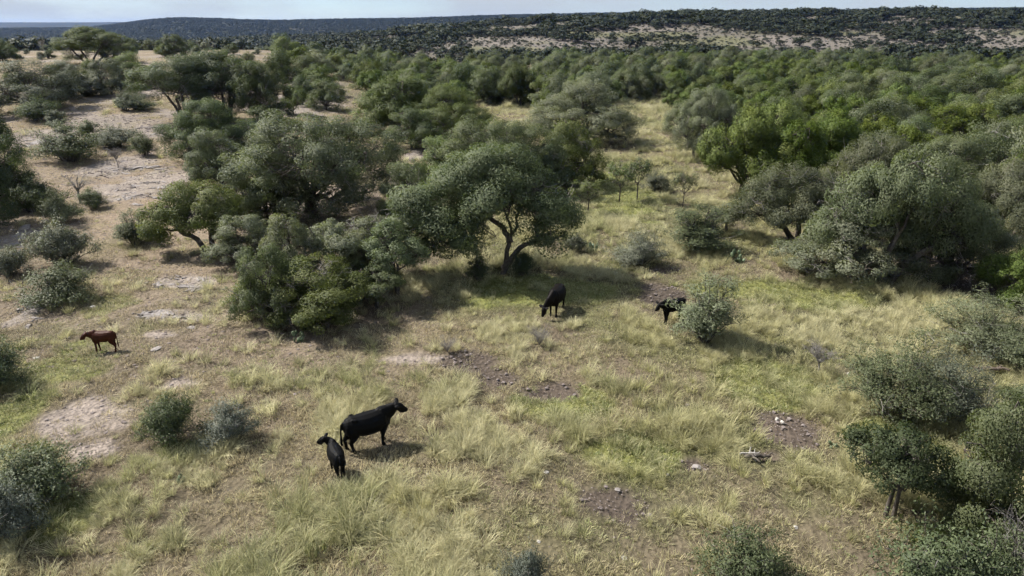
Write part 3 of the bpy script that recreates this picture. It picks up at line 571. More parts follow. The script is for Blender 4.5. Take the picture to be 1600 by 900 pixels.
PLANTS = [
 # px, base, top, width, shape, label, category, leaf
 (783, 428, 232, 300, 'oak_main', 'large live oak with leaning trunk and low side limb, shading the grazing cow', 'tree', 'oak', 0.0),
 (500, 506, 404, 150, 'oak_m0', 'bright green low oak at the front of the thicket beside the large oak', 'tree', 'oak_green'),
 (418, 500, 383, 112, 'oak_m1', 'dull green oak on the brown-calf side of the thicket front', 'tree', 'oak'),
 (452, 462, 340, 104, 'oak_m2', 'grey green oak with dead twigs at the back of the thicket', 'tree', 'oak_grey'),
 (522, 455, 345, 105, 'oak_s1', 'oak with bare grey top twigs in the middle of the thicket', 'tree', 'oak_grey'),
 (577, 427, 335, 110, 'oak_thin', 'thin oak with a long bare crooked trunk behind the thicket', 'tree', 'oak_grey', 0.0),
 (624, 460, 345, 90, 'oak_s0', 'small oak on a thin trunk between the thicket and the large oak', 'tree', 'oak'),
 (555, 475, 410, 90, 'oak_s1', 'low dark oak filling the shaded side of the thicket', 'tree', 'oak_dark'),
 (590, 482, 418, 84, 'oak_s0', 'ragged low oak between the bare crooked trunk and the small thin-trunked oak', 'tree', 'oak'),
 (560, 448, 362, 96, 'oak_m1', 'olive oak hugging the bare crooked trunk', 'tree', 'oak_grey'),
 (318, 394, 288, 150, 'oak_arch', 'green oak with low arching limbs beside the stony slope', 'tree', 'oak_green', 0.0),
 (383, 412, 335, 105, 'oak_m1', 'grey oak crowded against the low arching oak', 'tree', 'oak_grey'),
 (492, 335, 180, 250, 'oak_l1', 'broad grey green oak with a dark underside behind the thicket', 'tree', 'oak_grey'),
 (345, 288, 205, 104, 'oak_m2', 'round grey oak with a dark hollow under its crown on the slope', 'tree', 'oak_grey'),
 (420, 345, 235, 110, 'oak_m0', 'oak between the round grey oak and the broad oak', 'tree', 'oak'),
 (330, 250, 156, 140, 'oak_l0', 'dense dull oak below the dark many-stemmed oaks on the slope', 'tree', 'oak'),
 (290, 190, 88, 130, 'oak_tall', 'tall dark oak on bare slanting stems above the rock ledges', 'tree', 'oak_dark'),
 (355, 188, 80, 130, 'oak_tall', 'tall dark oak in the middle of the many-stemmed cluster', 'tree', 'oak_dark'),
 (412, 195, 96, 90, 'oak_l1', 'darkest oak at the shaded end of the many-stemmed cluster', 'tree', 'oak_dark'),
 (625, 205, 120, 125, 'juniper0', 'yellow green leafy tree standing beside the pale grass opening', 'tree', 'oak_green'),
 (705, 212, 135, 120, 'oak_l2', 'dull yellow green tree beside the grass opening with dark base', 'tree', 'oak_green'),
 (650, 232, 168, 90, 'oak_m1', 'lower olive tree in front of the yellow green pair', 'tree', 'oak'),
 (810, 165, 100, 62, 'juniper1', 'near black dense round tree in the middle of the wood', 'tree', 'juniper_dark'),
 (915, 222, 128, 160, 'oak_l0', 'wide grey oak with pale bare branches behind the large oak', 'tree', 'oak_grey'),
 (893, 286, 190, 110, 'oak_m2', 'fresh green tree rising behind the large oak', 'tree', 'oak_green'),
 (770, 300, 186, 190, 'oak_l1', 'dull oak directly behind the large oak', 'tree', 'oak'),
 (690, 305, 215, 110, 'oak_m0', 'light green oak behind the large oak, thicket side', 'tree', 'oak_green'),
 (850, 305, 225, 90, 'oak_m1', 'dark brown green oak under the fresh green tree', 'tree', 'oak_dark'),
 (640, 350, 255, 90, 'oak_m2', 'dull oak peeping between the thicket and the large oak', 'tree', 'oak'),
 (918, 332, 275, 52, 'slender', 'small round headed tree on a slim trunk in the clearing', 'tree', 'oak_green'),
 (968, 315, 248, 52, 'slender', 'light green sapling beside the grey shrub at the clearing edge', 'tree', 'oak_green'),
 (995, 312, 240, 50, 'slender', 'taller leafy sapling at the clearing edge next to dark shrubs', 'tree', 'oak'),
 (1026, 298, 268, 50, 'shrub0', 'low grey shrub at the clearing edge behind the saplings', 'shrub', 'sage'),
 (1066, 323, 262, 42, 'slender', 'sparse small tree on a forked pale trunk in open grass', 'tree', 'feather'),
 (1088, 390, 320, 95, 'upright', 'dense green grey bush standing alone before the oak grove', 'shrub', 'shrub'),
 (1135, 365, 318, 60, 'oak_s0', 'small oak between the lone bush and the grove', 'tree', 'oak_grey'),
 (1001, 412, 360, 78, 'shrub1', 'round grey shrub alone in the grass behind the grazing cow', 'shrub', 'sage'),
 (899, 394, 362, 34, 'shrub2', 'small grey shrub touching the low limb of the large oak', 'shrub', 'sage'),
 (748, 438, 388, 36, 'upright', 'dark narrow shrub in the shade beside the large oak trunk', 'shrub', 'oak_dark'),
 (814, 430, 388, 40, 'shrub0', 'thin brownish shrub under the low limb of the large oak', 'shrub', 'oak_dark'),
 (1102, 533, 430, 92, 'upright', 'upright olive bush hiding half of a black cow', 'shrub', 'feather'),
 (1242, 372, 262, 190, 'oak_grove', 'grove oak reaching a bare dark limb out over the grass', 'tree', 'oak_grey', 0.2),
 (1305, 432, 325, 165, 'oak_m1', 'low grove oak with drooping grey twigs facing the clearing', 'tree', 'oak_grey'),
 (1382, 442, 240, 210, 'oak_grove', 'grove oak on thick forked trunks over dark bare soil', 'tree', 'oak', 2.9),
 (1480, 432, 315, 170, 'oak_l2', 'grove oak with bright twig ends above the shaded soil', 'tree', 'oak_grey'),
 (1345, 345, 215, 160, 'oak_l1', 'tall pale grey oak at the back of the grove', 'tree', 'oak_grey'),
 (1450, 360, 215, 170, 'oak_l0', 'tall dusty oak at the middle back of the grove', 'tree', 'oak'),
 (1560, 385, 250, 170, 'oak_grove', 'dusty oak full of grey dead branches at the far side of the grove', 'tree', 'oak_grey', 1.3),
 (1160, 300, 172, 130, 'juniper2', 'big bright green juniper at the clearing corner of the wood', 'tree', 'juniper'),
 (1235, 300, 190, 110, 'juniper0', 'bright green juniper behind the limb of the grove oak', 'tree', 'juniper'),
 (1205, 278, 160, 120, 'juniper1', 'wide juniper between the clearing corner and the wood', 'tree', 'juniper'),
 (1290, 285, 175, 120, 'juniper2', 'juniper rising behind the tall pale grove oak', 'tree', 'juniper'),
 (1092, 248, 138, 105, 'oak_l1', 'pale oak with a thin trunk at the head of the clearing', 'tree', 'oak_grey'),
 (1590, 480, 392, 110, 'juniper1', 'bright green juniper bush at the frame edge below the grove', 'tree', 'juniper'),
 (1528, 545, 455, 140, 'feather0', 'feathery grey green tree leaning on a slanting bare trunk', 'tree', 'feather'),
 (1590, 575, 480, 110, 'feather1', 'denser feathery tree at the frame edge beside the leaning one', 'tree', 'shrub'),
 (1395, 648, 512, 150, 'feather1', 'tall airy feathery tree with thin dark trunk in the grass', 'tree', 'feather'),
 (1475, 655, 540, 140, 'feather0', 'grey airy feathery tree beside the taller one', 'tree', 'sage'),
 (1382, 806, 660, 140, 'oak_s0', 'small dark oak on two bare pale trunks near the dark soil patch', 'tree', 'oak_dark'),
 (1552, 850, 640, 195, 'oak_m2', 'large leafy oak filling the near corner beside the two-trunked oak', 'tree', 'oak'),
 (1610, 700, 598, 120, 'oak_m0', 'leafy oak at the frame edge behind the near corner oak', 'tree', 'shrub'),
 (1470, 945, 818, 185, 'shrub2', 'green bush at the bottom edge below the two-trunked oak', 'shrub', 'shrub'),
 (1592, 950, 825, 100, 'bare2', 'tangle of grey bare twigs in the near corner', 'shrub', None),
 (1575, 960, 840, 150, 'shrub0', 'dull green bush under the grey twig tangle in the near corner', 'shrub', 'shrub'),
 (1165, 925, 836, 150, 'shrub1', 'low green bush cut by the bottom edge right of centre', 'shrub', 'shrub'),
 (820, 925, 856, 78, 'shrub2', 'small blue green bush cut by the bottom edge near the centre', 'shrub', 'agarita'),
 (1278, 588, 538, 52, 'bare0', 'little leafless grey tree standing alone in the grass', 'tree', None),
 (845, 541, 508, 44, 'bare2', 'leafless grey shrub in the grass below the grazing cow', 'shrub', None),
 (700, 550, 525, 34, 'bare2', 'faint brown leafless tuft shrub at the edge of the oak shade', 'shrub', None),
 (265, 692, 618, 96, 'shrub0', 'green rounded bush beside the pinkish gravel patch', 'shrub', 'shrub'),
 (363, 687, 625, 84, 'shrub1', 'blue grey spiky bush next to the green rounded bush', 'shrub', 'agarita'),
 (62, 780, 698, 130, 'shrub2', 'green bush above the silvery bush in the lower corner', 'shrub', 'shrub'),
 (22, 842, 745, 110, 'shrub1', 'silvery blue bush in the lower corner of the pasture', 'shrub', 'agarita'),
 (0, 604, 528, 110, 'shrub0', 'green bush at the frame edge below the brown calf', 'shrub', 'shrub'),
 (95, 466, 412, 112, 'shrub1', 'wide dark shrub above the brown calf', 'shrub', 'shrub'),
 (98, 412, 340, 84, 'shrub2', 'grey green shrub just above the wide dark shrub', 'shrub', 'sage'),
 (15, 430, 385, 70, 'shrub0', 'thin grey shrub at the frame edge beside the rock strip', 'shrub', 'sage'),
 (213, 382, 328, 54, 'upright', 'upright vase shaped shrub alone in dry grass', 'shrub', 'shrub'),
 (-5, 320, 172, 120, 'oak_l2', 'dark oak standing just in front of the oak that shades the slope', 'tree', 'oak_dark'),
 (-70, 360, 190, 200, 'oak_l1', 'large dark oak cut by the frame edge, throwing shade on the slope', 'tree', 'oak_dark'),
 (55, 330, 275, 75, 'shrub2', 'dark shrub in the shade of the edge oak', 'shrub', 'oak_dark'),
 (92, 345, 298, 60, 'shrub1', 'green shrub just outside the shade of the edge oak', 'shrub', 'shrub'),
 (126, 318, 272, 46, 'bare1', 'dead bare branched stump leaning beside a small shrub', 'tree', None),
 (148, 325, 294, 46, 'shrub0', 'small olive shrub at the foot of the dead bare stump', 'shrub', 'shrub'),
 (112, 252, 190, 100, 'shrub1', 'dark spreading shrub between the rock ledges', 'shrub', 'shrub'),
 (180, 230, 196, 70, 'shrub2', 'thin grey shrub next to the dark spreading shrub', 'shrub', 'sage'),
 (228, 242, 208, 44, 'shrub0', 'compact round green shrub on the rock ledge', 'shrub', 'shrub'),
 (214, 172, 145, 52, 'shrub1', 'compact bush in pale grass above the ledges', 'shrub', 'shrub'),
 (185, 262, 230, 26, 'bare0', 'tiny leafless tree among the pale rocks', 'tree', None),
 (55, 172, 95, 120, 'oak_m0', 'big grey scrub oak on the slope near the frame edge', 'tree', 'sage'),
 (60, 188, 150, 56, 'shrub2', 'dark shrub at the foot of the big grey scrub oak', 'shrub', 'oak_dark'),
 (115, 150, 95, 80, 'oak_m1', 'loose grey scrub oak beside the big grey one', 'tree', 'sage'),
 (175, 148, 92, 70, 'oak_m2', 'slim grey scrub oak before the tall hilltop oak', 'tree', 'sage'),
 (207, 130, 82, 66, 'oak_m0', 'olive round oak below the tall hilltop oak', 'tree', 'oak_green'),
 (140, 100, 42, 92, 'oak_tall', 'tall broad oak rising above the skyline hill', 'tree', 'oak'),
 (190, 98, 55, 50, 'oak_m2', 'smaller oak leaning on the tall skyline oak', 'tree', 'oak'),
 (270, 90, 54, 52, 'oak_m1', 'round dark oak standing alone against the blue ridge', 'tree', 'oak_dark'),
 (4, 96, 60, 44, 'oak_m0', 'dark oak cut by the frame edge against the ridge', 'tree', 'oak_dark'),
 (70, 86, 58, 12, 'bare1', 'pale dead tree trunk standing against the ridge', 'tree', None),
]
for row in PLANTS:
    px, base, top, wd, pr, lab, cat, mt = row[:8]
    plant(px, base, top, wd, pr, lab, cat, mt, rz=row[8] if len(row) > 8 else None)

# ------------------------------------------------------------------ the wood, the slope scrub, the far hills
RNG = np.random.default_rng(2024)
def jitter_grid(x0, x1, y0, y1, cell, wedge=0.86):
    X, Y = np.meshgrid(np.arange(x0, x1, cell), np.arange(y0, y1, cell)); X = X.ravel() + RNG.uniform(-.45, .45, X.size) * cell; Y = Y.ravel() + RNG.uniform(-.45, .45, Y.size) * cell
    k = np.abs(X) < wedge * Y + 6; return X[k], Y[k]
cand = []      # (x, y, z, kind, size, px, py, depth, zone)
for (y0, y1, cell) in ((52, 110, 3.9), (110, 190, 4.9), (190, 272, 5.8)):
    X, Y = jitter_grid(-300, 300, y0, y1, cell); Z = height(X, Y); PX, PY = project(X, Y, Z)
    open_n = fbm(X, Y, 22, 3, 201); sp_n = fbm(X, Y, 17, 3, 207)
    for x, y, z, px, py, on, sn in zip(X, Y, Z, PX, PY, open_n, sp_n):
        r = RNG.random()
        if px < 440 - max(0, (py - 95)) * 0.2:                       # left slope: scattered scrub
            if py < 92 or py > 200: dens = 0.05 if py > 200 else 0.14
            else: dens = 0.30 if on > 0.50 else 0.09
            if 215 < px < 470 and 120 < py < 210: continue
            if py > 240 or r > dens: continue
            kind = 'shrub' if RNG.random() < 0.72 else 'oak'; zone = 'slope'
        elif px < 1035:
            if py > 172 + 12 * math.sin(px * 0.03): continue
            if 400 < px < 560 and 130 < py < 185: 
                if r > 0.25: continue
            if r > (0.86 if on > 0.44 else 0.34) * (0.5 if y > 190 and px < 860 else 1): continue
            q = RNG.random(); kind = 'juniper' if q < 0.22 + (0.2 if sn > .55 else 0) else 'oak' if q < 0.92 else 'shrub'; zone = 'middle'
        else:
            lim = np.interp(px, [1035, 1060, 1120, 1200, 1260, 1450, 1700], [165, 188, 245, 280, 285, 300, 340])
            if py > lim: continue
            if 1380 < px and 88 < py < 118 and on > 0.40 and r < 0.8: continue
            if 1000 < px < 1035 + (py - 170) * 1.2 and py > 165: continue
            if r > 0.93: continue
            q = RNG.random(); kind = 'juniper' if q < (0.80 if sn > 0.5 else 0.55) else 'oak' if q < 0.96 else 'shrub'; zone = 'right'
        size = {'oak': RNG.uniform(0.60, 1.35), 'juniper': RNG.uniform(0.65, 1.4), 'shrub': RNG.uniform(0.7, 1.5)}[kind]
        if zone == 'slope' and kind == 'oak': size *= 0.72
        if zone == 'middle' and y > 185 and px < 860: size *= 0.75
        cand.append((x, y, z, kind, size, zone, math.hypot(x, y)))
def shape_for(kind, i): return {'oak': f'oak_far{i % 4}', 'juniper': f'juniper_far{i % 4}', 'shrub': f'shrub_far{i % 3}'}[kind]
oak_m = ['oak', 'oak_grey', 'oak_grey', 'oak_dark', 'oak_green', 'oak']; jun_m = ['juniper', 'juniper', 'juniper_dark', 'juniper', 'oak_green']; shr_m = ['sage', 'shrub', 'sage']
count = {'oak': 0, 'juniper': 0, 'shrub': 0}; rest = []
cand.sort(key=lambda c: c[6] / c[4])
LIMIT = {'oak': 235, 'juniper': 290, 'shrub': 180}
for i, (x, y, z, kind, size, zone, d) in enumerate(cand):
    if count[kind] >= LIMIT[kind]: rest.append((x, y, z, kind, size)); continue
    count[kind] += 1
    mt = {'oak': oak_m, 'juniper': jun_m, 'shrub': shr_m}[kind]; mt = mt[int(RNG.integers(len(mt)))]
    o = obj({'oak': 'live_oak', 'juniper': 'juniper_tree', 'shrub': 'shrub'}[kind], PROTO[shape_for(kind, int(RNG.integers(12)))]['one'], loc=(x, y, z - 0.05), rz=RNG.uniform(0, 6.28), scale=(size * RNG.uniform(.85, 1.15), size * RNG.uniform(.85, 1.15), size * RNG.uniform(.85, 1.1)), mat={1: M[mt]})
    adj = {'oak': 'dull green', 'oak_grey': 'dusty grey', 'oak_dark': 'dark', 'oak_green': 'yellow green', 'juniper': 'bright green', 'juniper_dark': 'dark green', 'sage': 'grey', 'shrub': 'green'}[mt]; what = {'oak': 'live oak', 'juniper': 'juniper', 'shrub': 'shrub'}[kind]
    where = {'slope': 'on the stony slope', 'middle': 'in the mixed wood behind the clearing', 'right': 'in the dense juniper wood'}[zone]; how = 'nearer' if d < 95 else 'mid distance' if d < 150 else 'far'
    tag(o, f'{how} {adj} {what} {where}', 'shrub' if kind == 'shrub' else 'tree', f'{how} {adj} {what}s {where}')
# the rest of that wood reads as one mass
src = []; variant = {}
for kind, mats in (('oak', oak_m), ('juniper', jun_m), ('shrub', shr_m)):
    for k in range(3):
        me = PROTO[shape_for(kind, k)]['one'].copy(); me.materials[1] = M[mats[k]]; variant.setdefault(kind, []).append(len(src)); src.append(me)
if rest:
    P = np.array([r[:3] for r in rest]); S = np.array([[r[4]] * 3 for r in rest]); n = len(rest)
    scatter('distant_woodland', 'distant mass of oak and juniper wood before the hills', 'woodland', src, P, np.stack([np.zeros(n), np.zeros(n), RNG.uniform(0, 6.28, n)], 1), S, [variant[r[3]][int(RNG.integers(3))] for r in rest])

# scrubby hillside
X, Y = jitter_grid(-480, 480, 268, 760, 5.0, 0.84); Z = height(X, Y)
nA = fbm(X, Y, 70, 4, 301); nB = fbm(X, Y, 24, 3, 307); ratio = X / Y
p = 0.26 + 0.06 * smooth(ratio, 0.1, 0.4) + 0.85 * smooth(nA * 0.5 + nB * 0.5, 0.46, 0.57) + 0.8 * smooth(Y, 480, 540) + 0.6 * (1 - smooth(Y, 275, 300)) * smooth(ratio, 0.28, 0.40) + 0.16 * smooth(ratio, 0.35, 0.7)
p = np.maximum(p, 0.9 * smooth(-ratio, 0.30, 0.40))
k = RNG.random(len(X)) < p; X, Y, Z, p = X[k], Y[k], Z[k], p[k]
S = RNG.uniform(0.16, 0.48, len(X)) + RNG.uniform(.3, .75, len(X)) * (RNG.random(len(X)) < 0.26 * np.minimum(p, 1)) + 0.35 * (p > 0.85)
order = np.argsort(Y / S); pick_i = order[:290]; rest_i = order[290:]
HW = {0: 'at the far hill foot', 1: 'half way up the far hill', 2: 'atop the far hill'}; HX = {0: 'above the mixed wood', 1: 'around its bare middle', 2: 'above the juniper wood'}
for i in pick_i:
    o = obj('hillside_tree', PROTO[f'speck{int(RNG.integers(3))}']['one'], loc=(X[i], Y[i], Z[i] - 0.1), rz=RNG.uniform(0, 6.28), scale=(S[i] * 1.35, S[i] * 1.35, S[i]))
    v = HW[0 if Y[i] < 320 else 1 if Y[i] < 440 else 2]; h = HX[0 if X[i] / Y[i] < 0.0 else 1 if X[i] / Y[i] < 0.35 else 2]
    tag(o, f'dark {"large" if S[i] > 0.75 else "rounded"} tree {v}, {h}', 'tree', f'{"large" if S[i] > 0.75 else "rounded"} trees {v}, {h}')
X3, Y3 = jitter_grid(-420, 420, 272, 540, 3.6, 0.82); k3 = RNG.random(len(X3)) < 0.85; X3, Y3 = X3[k3], Y3[k3]; S3 = RNG.uniform(0.08, 0.23, len(X3))
X = np.concatenate([X, X3]); Y = np.concatenate([Y, Y3]); Z = np.concatenate([Z, height(X3, Y3)]); S = np.concatenate([S, S3]); rest_i = np.concatenate([rest_i, np.arange(len(X) - len(X3), len(X))])
n = len(rest_i); sp = [PROTO[f'speck{q}']['one'] for q in range(3)]
scatter('hillside_scrub', 'small dark bushes speckling the pale far hillside', 'scrub', sp, np.stack([X[rest_i], Y[rest_i], Z[rest_i] - 0.1], 1), np.stack([np.zeros(n), np.zeros(n), RNG.uniform(0, 6.28, n)], 1), S[rest_i][:, None] * np.array([[1.5, 1.5, 1.0]]), RNG.integers(0, 3, n))
# wooded ridge
X, Y = jitter_grid(-1950, 1950, 760, 2250, 10.5, 0.84); k = RNG.random(len(X)) < 0.93 - 0.5 * smooth(fbm(X, Y, 60, 3, 311), 0.60, 0.68); X, Y = X[k], Y[k]
X2, Y2 = jitter_grid(-700, 0, 200, 760, 7.5, 0.84); k = (X2 / Y2 < -0.37) & (RNG.random(len(X2)) < 0.8 * smooth(Y2, 200, 300) * (1 - 0.7 * smooth(fbm(X2, Y2, 40, 3, 317), .55, .65))) ; X = np.concatenate([X, X2[k]]); Y = np.concatenate([Y, Y2[k]])
Z = height(X, Y); n = len(X); s = RNG.uniform(0.8, 1.5, n)
scatter('ridge_forest', 'dark forest covering the far blue ridge', 'forest', sp, np.stack([X, Y, Z - 0.3], 1), np.stack([np.zeros(n), np.zeros(n), RNG.uniform(0, 6.28, n)], 1), np.stack([s * 1.25, s * 1.25, s], 1), RNG.integers(0, 3, n))

# ------------------------------------------------------------------ grass
def blades(seed, n, r, hl, lean, w, droop, segs=3):
    rng = np.random.default_rng(seed); V = []; F4 = []; F3 = []; Hh = []; LV = []; c = 0
    for i in range(n):
        a = rng.uniform(0, 6.2832); rr = r * math.sqrt(rng.random()); b = np.array([math.cos(a) * rr, math.sin(a) * rr, -0.02]); a2 = a + rng.normal(0, 0.7)
        L = hl[0] + (hl[1] - hl[0]) * rng.random(); ln = lean[0] + (lean[1] - lean[0]) * rng.random(); d = np.array([math.cos(a2), math.sin(a2), 0]); side = np.array([-d[1], d[0], 0]); lv = rng.random()
        ww = w * rng.uniform(0.7, 1.3); p = b; ang = ln
        for s in range(segs):
            f = s / segs; wd = ww * (1 - 0.55 * f) * 0.5
            V += [p - side * wd, p + side * wd]; Hh += [f, f]; LV += [lv, lv]
            p = p + (d * math.sin(ang) + np.array([0, 0, math.cos(ang)])) * L / segs; ang = min(ang + droop * rng.uniform(0.6, 1.4), 2.0)
        p[2] = max(p[2], 0.01); V.append(p); Hh.append(1.0); LV.append(lv)
        for s in range(segs - 1): F4.append([c + 2 * s, c + 2 * s + 1, c + 2 * s + 3, c + 2 * s + 2])
        F3.append([c + 2 * segs - 2, c + 2 * segs - 1, c + 2 * segs]); c += 2 * segs + 1
    return mesh_np('grass_tuft', np.array(V), [np.array(F4), np.array(F3)], [M['blade']], {'h': np.array(Hh), 'lv': np.array(LV)})
def grass_points(n0, ymin, ymax, fall, seed, thin=None):
    rng = np.random.default_rng(seed); y = np.linspace(ymin, ymax, 4000); dens = np.minimum(1, (26 / y) ** fall) * (2 * 0.80 * y + 6); cdf = np.cumsum(dens); cdf /= cdf[-1]
    Y = np.interp(rng.random(n0), cdf, y); X = rng.uniform(-1, 1, n0) * (0.80 * Y + 3)
    return X, Y, rng
PAL = dict(straw=(0.440, 0.375, 0.225), pale=(0.530, 0.510, 0.310), olive=(0.270, 0.292, 0.118), green=(0.145, 0.205, 0.045), brown=(0.270, 0.215, 0.155), yellow=(0.400, 0.390, 0.185))
def grass_layer(name, label, cat, protos, n0, ymin, ymax, fall, seed, size, keep, tone, lay=0.4):
    X, Y, rng = grass_points(n0, ymin, ymax, fall, seed); dark, pink, rock, green, stony = zones(X, Y)
    k = rng.random(len(X)) < keep(X, Y, dark, pink, rock, green, stony); X, Y, green, stony, pink = X[k], Y[k], green[k], stony[k], pink[k]
    n = len(X); Z = height(X, Y); T = tone(X, Y, green, stony, rng) * rng.uniform(0.70, 1.25, (n, 1))
    s = rng.uniform(*size, n) * (1 + 0.5 * smooth(Y, 35, 120))
    s = s * (0.55 + 0.9 * fbm(X, Y, 4, 3, 401))
    wx = (fbm(X, Y, 3.0, 2, 441) - 0.5) * lay; wy = (fbm(X, Y, 3.0, 2, 447) - 0.5) * lay
    rot = np.stack([rng.normal(0, .12, n) + wx, rng.normal(0, .12, n) + wy, rng.uniform(0, 6.28, n)], 1)
    scatter(name, label, cat, protos, np.stack([X, Y, Z], 1), rot, np.stack([s, s, s * rng.uniform(.8, 1.2, n)], 1), rng.integers(0, len(protos), n), T)
def lerp_tone(X, Y, a, b, t): return np.array(PAL[a])[None] * (1 - t[:, None]) + np.array(PAL[b])[None] * t[:, None]
def tone_short(X, Y, green, stony, rng):
    t = lerp_tone(X, Y, 'straw', 'olive', smooth(fbm(X, Y, 6.5, 4, 61) + rng.normal(0, .05, len(X)), 0.45, 0.60)); b = smooth(fbm(X, Y, 2.1, 3, 67) + rng.normal(0, .04, len(X)), 0.5, 0.66) * 0.7
    t = t * (1 - b[:, None]) + np.array(PAL['brown'])[None] * b[:, None]
    g = np.clip(green * 1.1 * rng.uniform(0.4, 1, len(X)), 0, 1)[:, None]; t = t * (1 - g) + np.array(PAL['green'])[None] * g
    wn = (0.65 * worn(X, Y))[:, None]; t = t * (1 - wn) + np.array((0.305, 0.245, 0.185))[None] * wn
    fr = (0.65 * smooth(X + 0.1 * Y, -4, 9) * rng.uniform(0.2, 1, len(X)))[:, None]; t = t * (1 - fr) + np.array((0.335, 0.340, 0.150))[None] * fr
    s = (stony * 0.5)[:, None]; t = t * (1 - s) + np.array((0.33, 0.262, 0.178))[None] * s
    return t
def tone_tuft(X, Y, green, stony, rng):
    t = lerp_tone(X, Y, 'olive', 'pale', np.clip(smooth(fbm(X, Y, 4.5, 3, 71), 0.38, 0.62) + rng.normal(0, .25, len(X)), 0, 1)); y = (smooth(fbm(X, Y, 7, 3, 77) + 0.05 * smooth(X, -3, 10), 0.50, 0.62) * 0.75)[:, None]
    t = t * (1 - y) + np.array(PAL['yellow'])[None] * y; g = (green * 0.4)[:, None]; return t * (1 - g) + np.array(PAL['green'])[None] * g
short = [blades(800 + i, 26, 0.16, (0.07, 0.20), (0.2, 1.3), 0.013, 0.35, 2) for i in range(5)]
tuft = [blades(820 + i, 84, 0.12 + 0.02 * (i % 4), (0.16 + 0.03 * i, 0.44 + 0.035 * i), (0.05, 0.70 + 0.08 * (i % 3)), 0.0105, 0.30 + 0.06 * (i % 4), 3) for i in range(8)]
forb = [blades(840 + i, 22, 0.14, (0.05, 0.11), (0.4, 1.4), 0.028, 0.3, 2) for i in range(3)]
bare_keep = lambda d, p, r: np.clip(1 - 0.96 * d - 0.80 * p - 0.78 * r, 0, 1)
grass_layer('short_dry_grass', 'short matted dry grass over the pasture', 'grass', short, 95000, 9, 150, 1.5, 901, (0.9, 1.7), lambda X, Y, d, p, r, g, s: bare_keep(d, p, r) * (1 - 0.35 * s) * (1 - 0.5 * worn(X, Y) * (1 - g)) * (0.42 + 0.58 * smooth(fbm(X, Y, 1.1, 2, 411), .34, .58)), tone_short)
HOOVES = [(g[0], g[1], r) for g, r in ((ground_at(580, 705), 1.2), (ground_at(530, 745), 0.8), (ground_at(868, 495), 1.0), (ground_at(1052, 508), 0.8), (ground_at(168, 552), 0.8))]
def tuft_keep(X, Y, d, p, r, g, s):
    leftbare = smooth(-X - 0.12 * Y, -2.5, 3.5) * smooth(Y, 20, 25)
    near = np.ones(len(X))
    for (hx, hy, hr) in HOOVES: near = np.minimum(near, 0.12 + smooth(np.hypot(X - hx, Y - hy), hr * 0.8, hr * 1.3))
    wide = [(a, b - 0.4, c * 1.2 + 0.2, e * 1.25 + 0.6) for a, b, c, e in E_DARK]; near = near * (1 - 0.95 * emask(wide, X, Y, 31)) * (1 - 0.9 * emask([(a, b, c * 1.15, e * 1.2 + 0.2) for a, b, c, e in E_PINK], X, Y, 37))
    return np.minimum(near, 1) * bare_keep(d, p, r) * np.clip(smooth(fbm(X, Y, 1.9, 3, 421), 0.42, 0.62), 0.06, 1) * (1 - 0.9 * leftbare) * (1 - 0.85 * g) * (1 - 0.8 * s)
grass_layer('bunch_grass', 'pale drooping bunch grass tussocks across the clearing', 'grass', tuft, 82000, 9, 130, 1.4, 902, (0.40, 1.40), tuft_keep, tone_tuft, 1.6)
grass_layer('low_green_growth', 'low green weeds and fresh grass in damp spots', 'grass', forb, 45000, 9, 120, 1.4, 903, (0.8, 1.6), lambda X, Y, d, p, r, g, s: np.clip(bare_keep(d, p, r) * (g * 0.9 + 0.30 * smooth(fbm(X, Y, 5, 3, 431), 0.5, 0.62)), 0, 1), lambda X, Y, g, s, rng: lerp_tone(X, Y, 'olive', 'green', np.clip(g + rng.normal(0.2, .3, len(X)), 0, 1)))

# ------------------------------------------------------------------ stones, ledges, gravel
def stone_mesh(seed, flat=0.5, rough=0.25, sub=2):
    import bmesh
    rng = np.random.default_rng(seed); bm = bmesh.new(); bmesh.ops.create_icosphere(bm, subdivisions=sub, radius=0.5)
    pl = rng.normal(0, 1, (7, 3)); pl /= np.linalg.norm(pl, axis=1)[:, None]; dd = rng.uniform(0.26, 0.42, 7)
    for v in bm.verts:
        p = np.array(v.co)
        for q, d in zip(pl, dd):
            t = p @ q - d
            if t > 0: p = p - q * t * 0.9
        p *= 1 + rng.uniform(-.5, .5) * rough * 0.25; p[2] *= flat; v.co = p
    me = bpy.data.meshes.new('stone'); bm.to_mesh(me); bm.free(); return me
def slab_mesh(seed):
    rng = np.random.default_rng(seed); n = 14; a = np.sort(np.arange(n) * 6.2832 / n + rng.uniform(-.2, .2, n)); r = rng.uniform(0.24, 0.6, n)
    top = np.stack([np.cos(a) * r, np.sin(a) * r, 0.35 + rng.uniform(-.35, .2, n)], 1); mid = np.stack([np.cos(a) * r * 1.08, np.sin(a) * r * 1.08, rng.uniform(0.0, 0.2, n)], 1); bot = np.stack([np.cos(a) * r, np.sin(a) * r, np.full(n, -0.6)], 1)
    V = np.vstack([top, mid, bot, [[0, 0, 0.5 + rng.uniform(-.1, .12)]]]); i = np.arange(n); j = (i + 1) % n
    return mesh_np('slab', V, [np.stack([i + n, j + n, j, i], 1), np.stack([i + 2 * n, j + 2 * n, j + n, i + n], 1), np.stack([i, j, np.full(n, 3 * n)], 1)], [M['limestone']])
SLABS = [slab_mesh(930 + i) for i in range(7)]
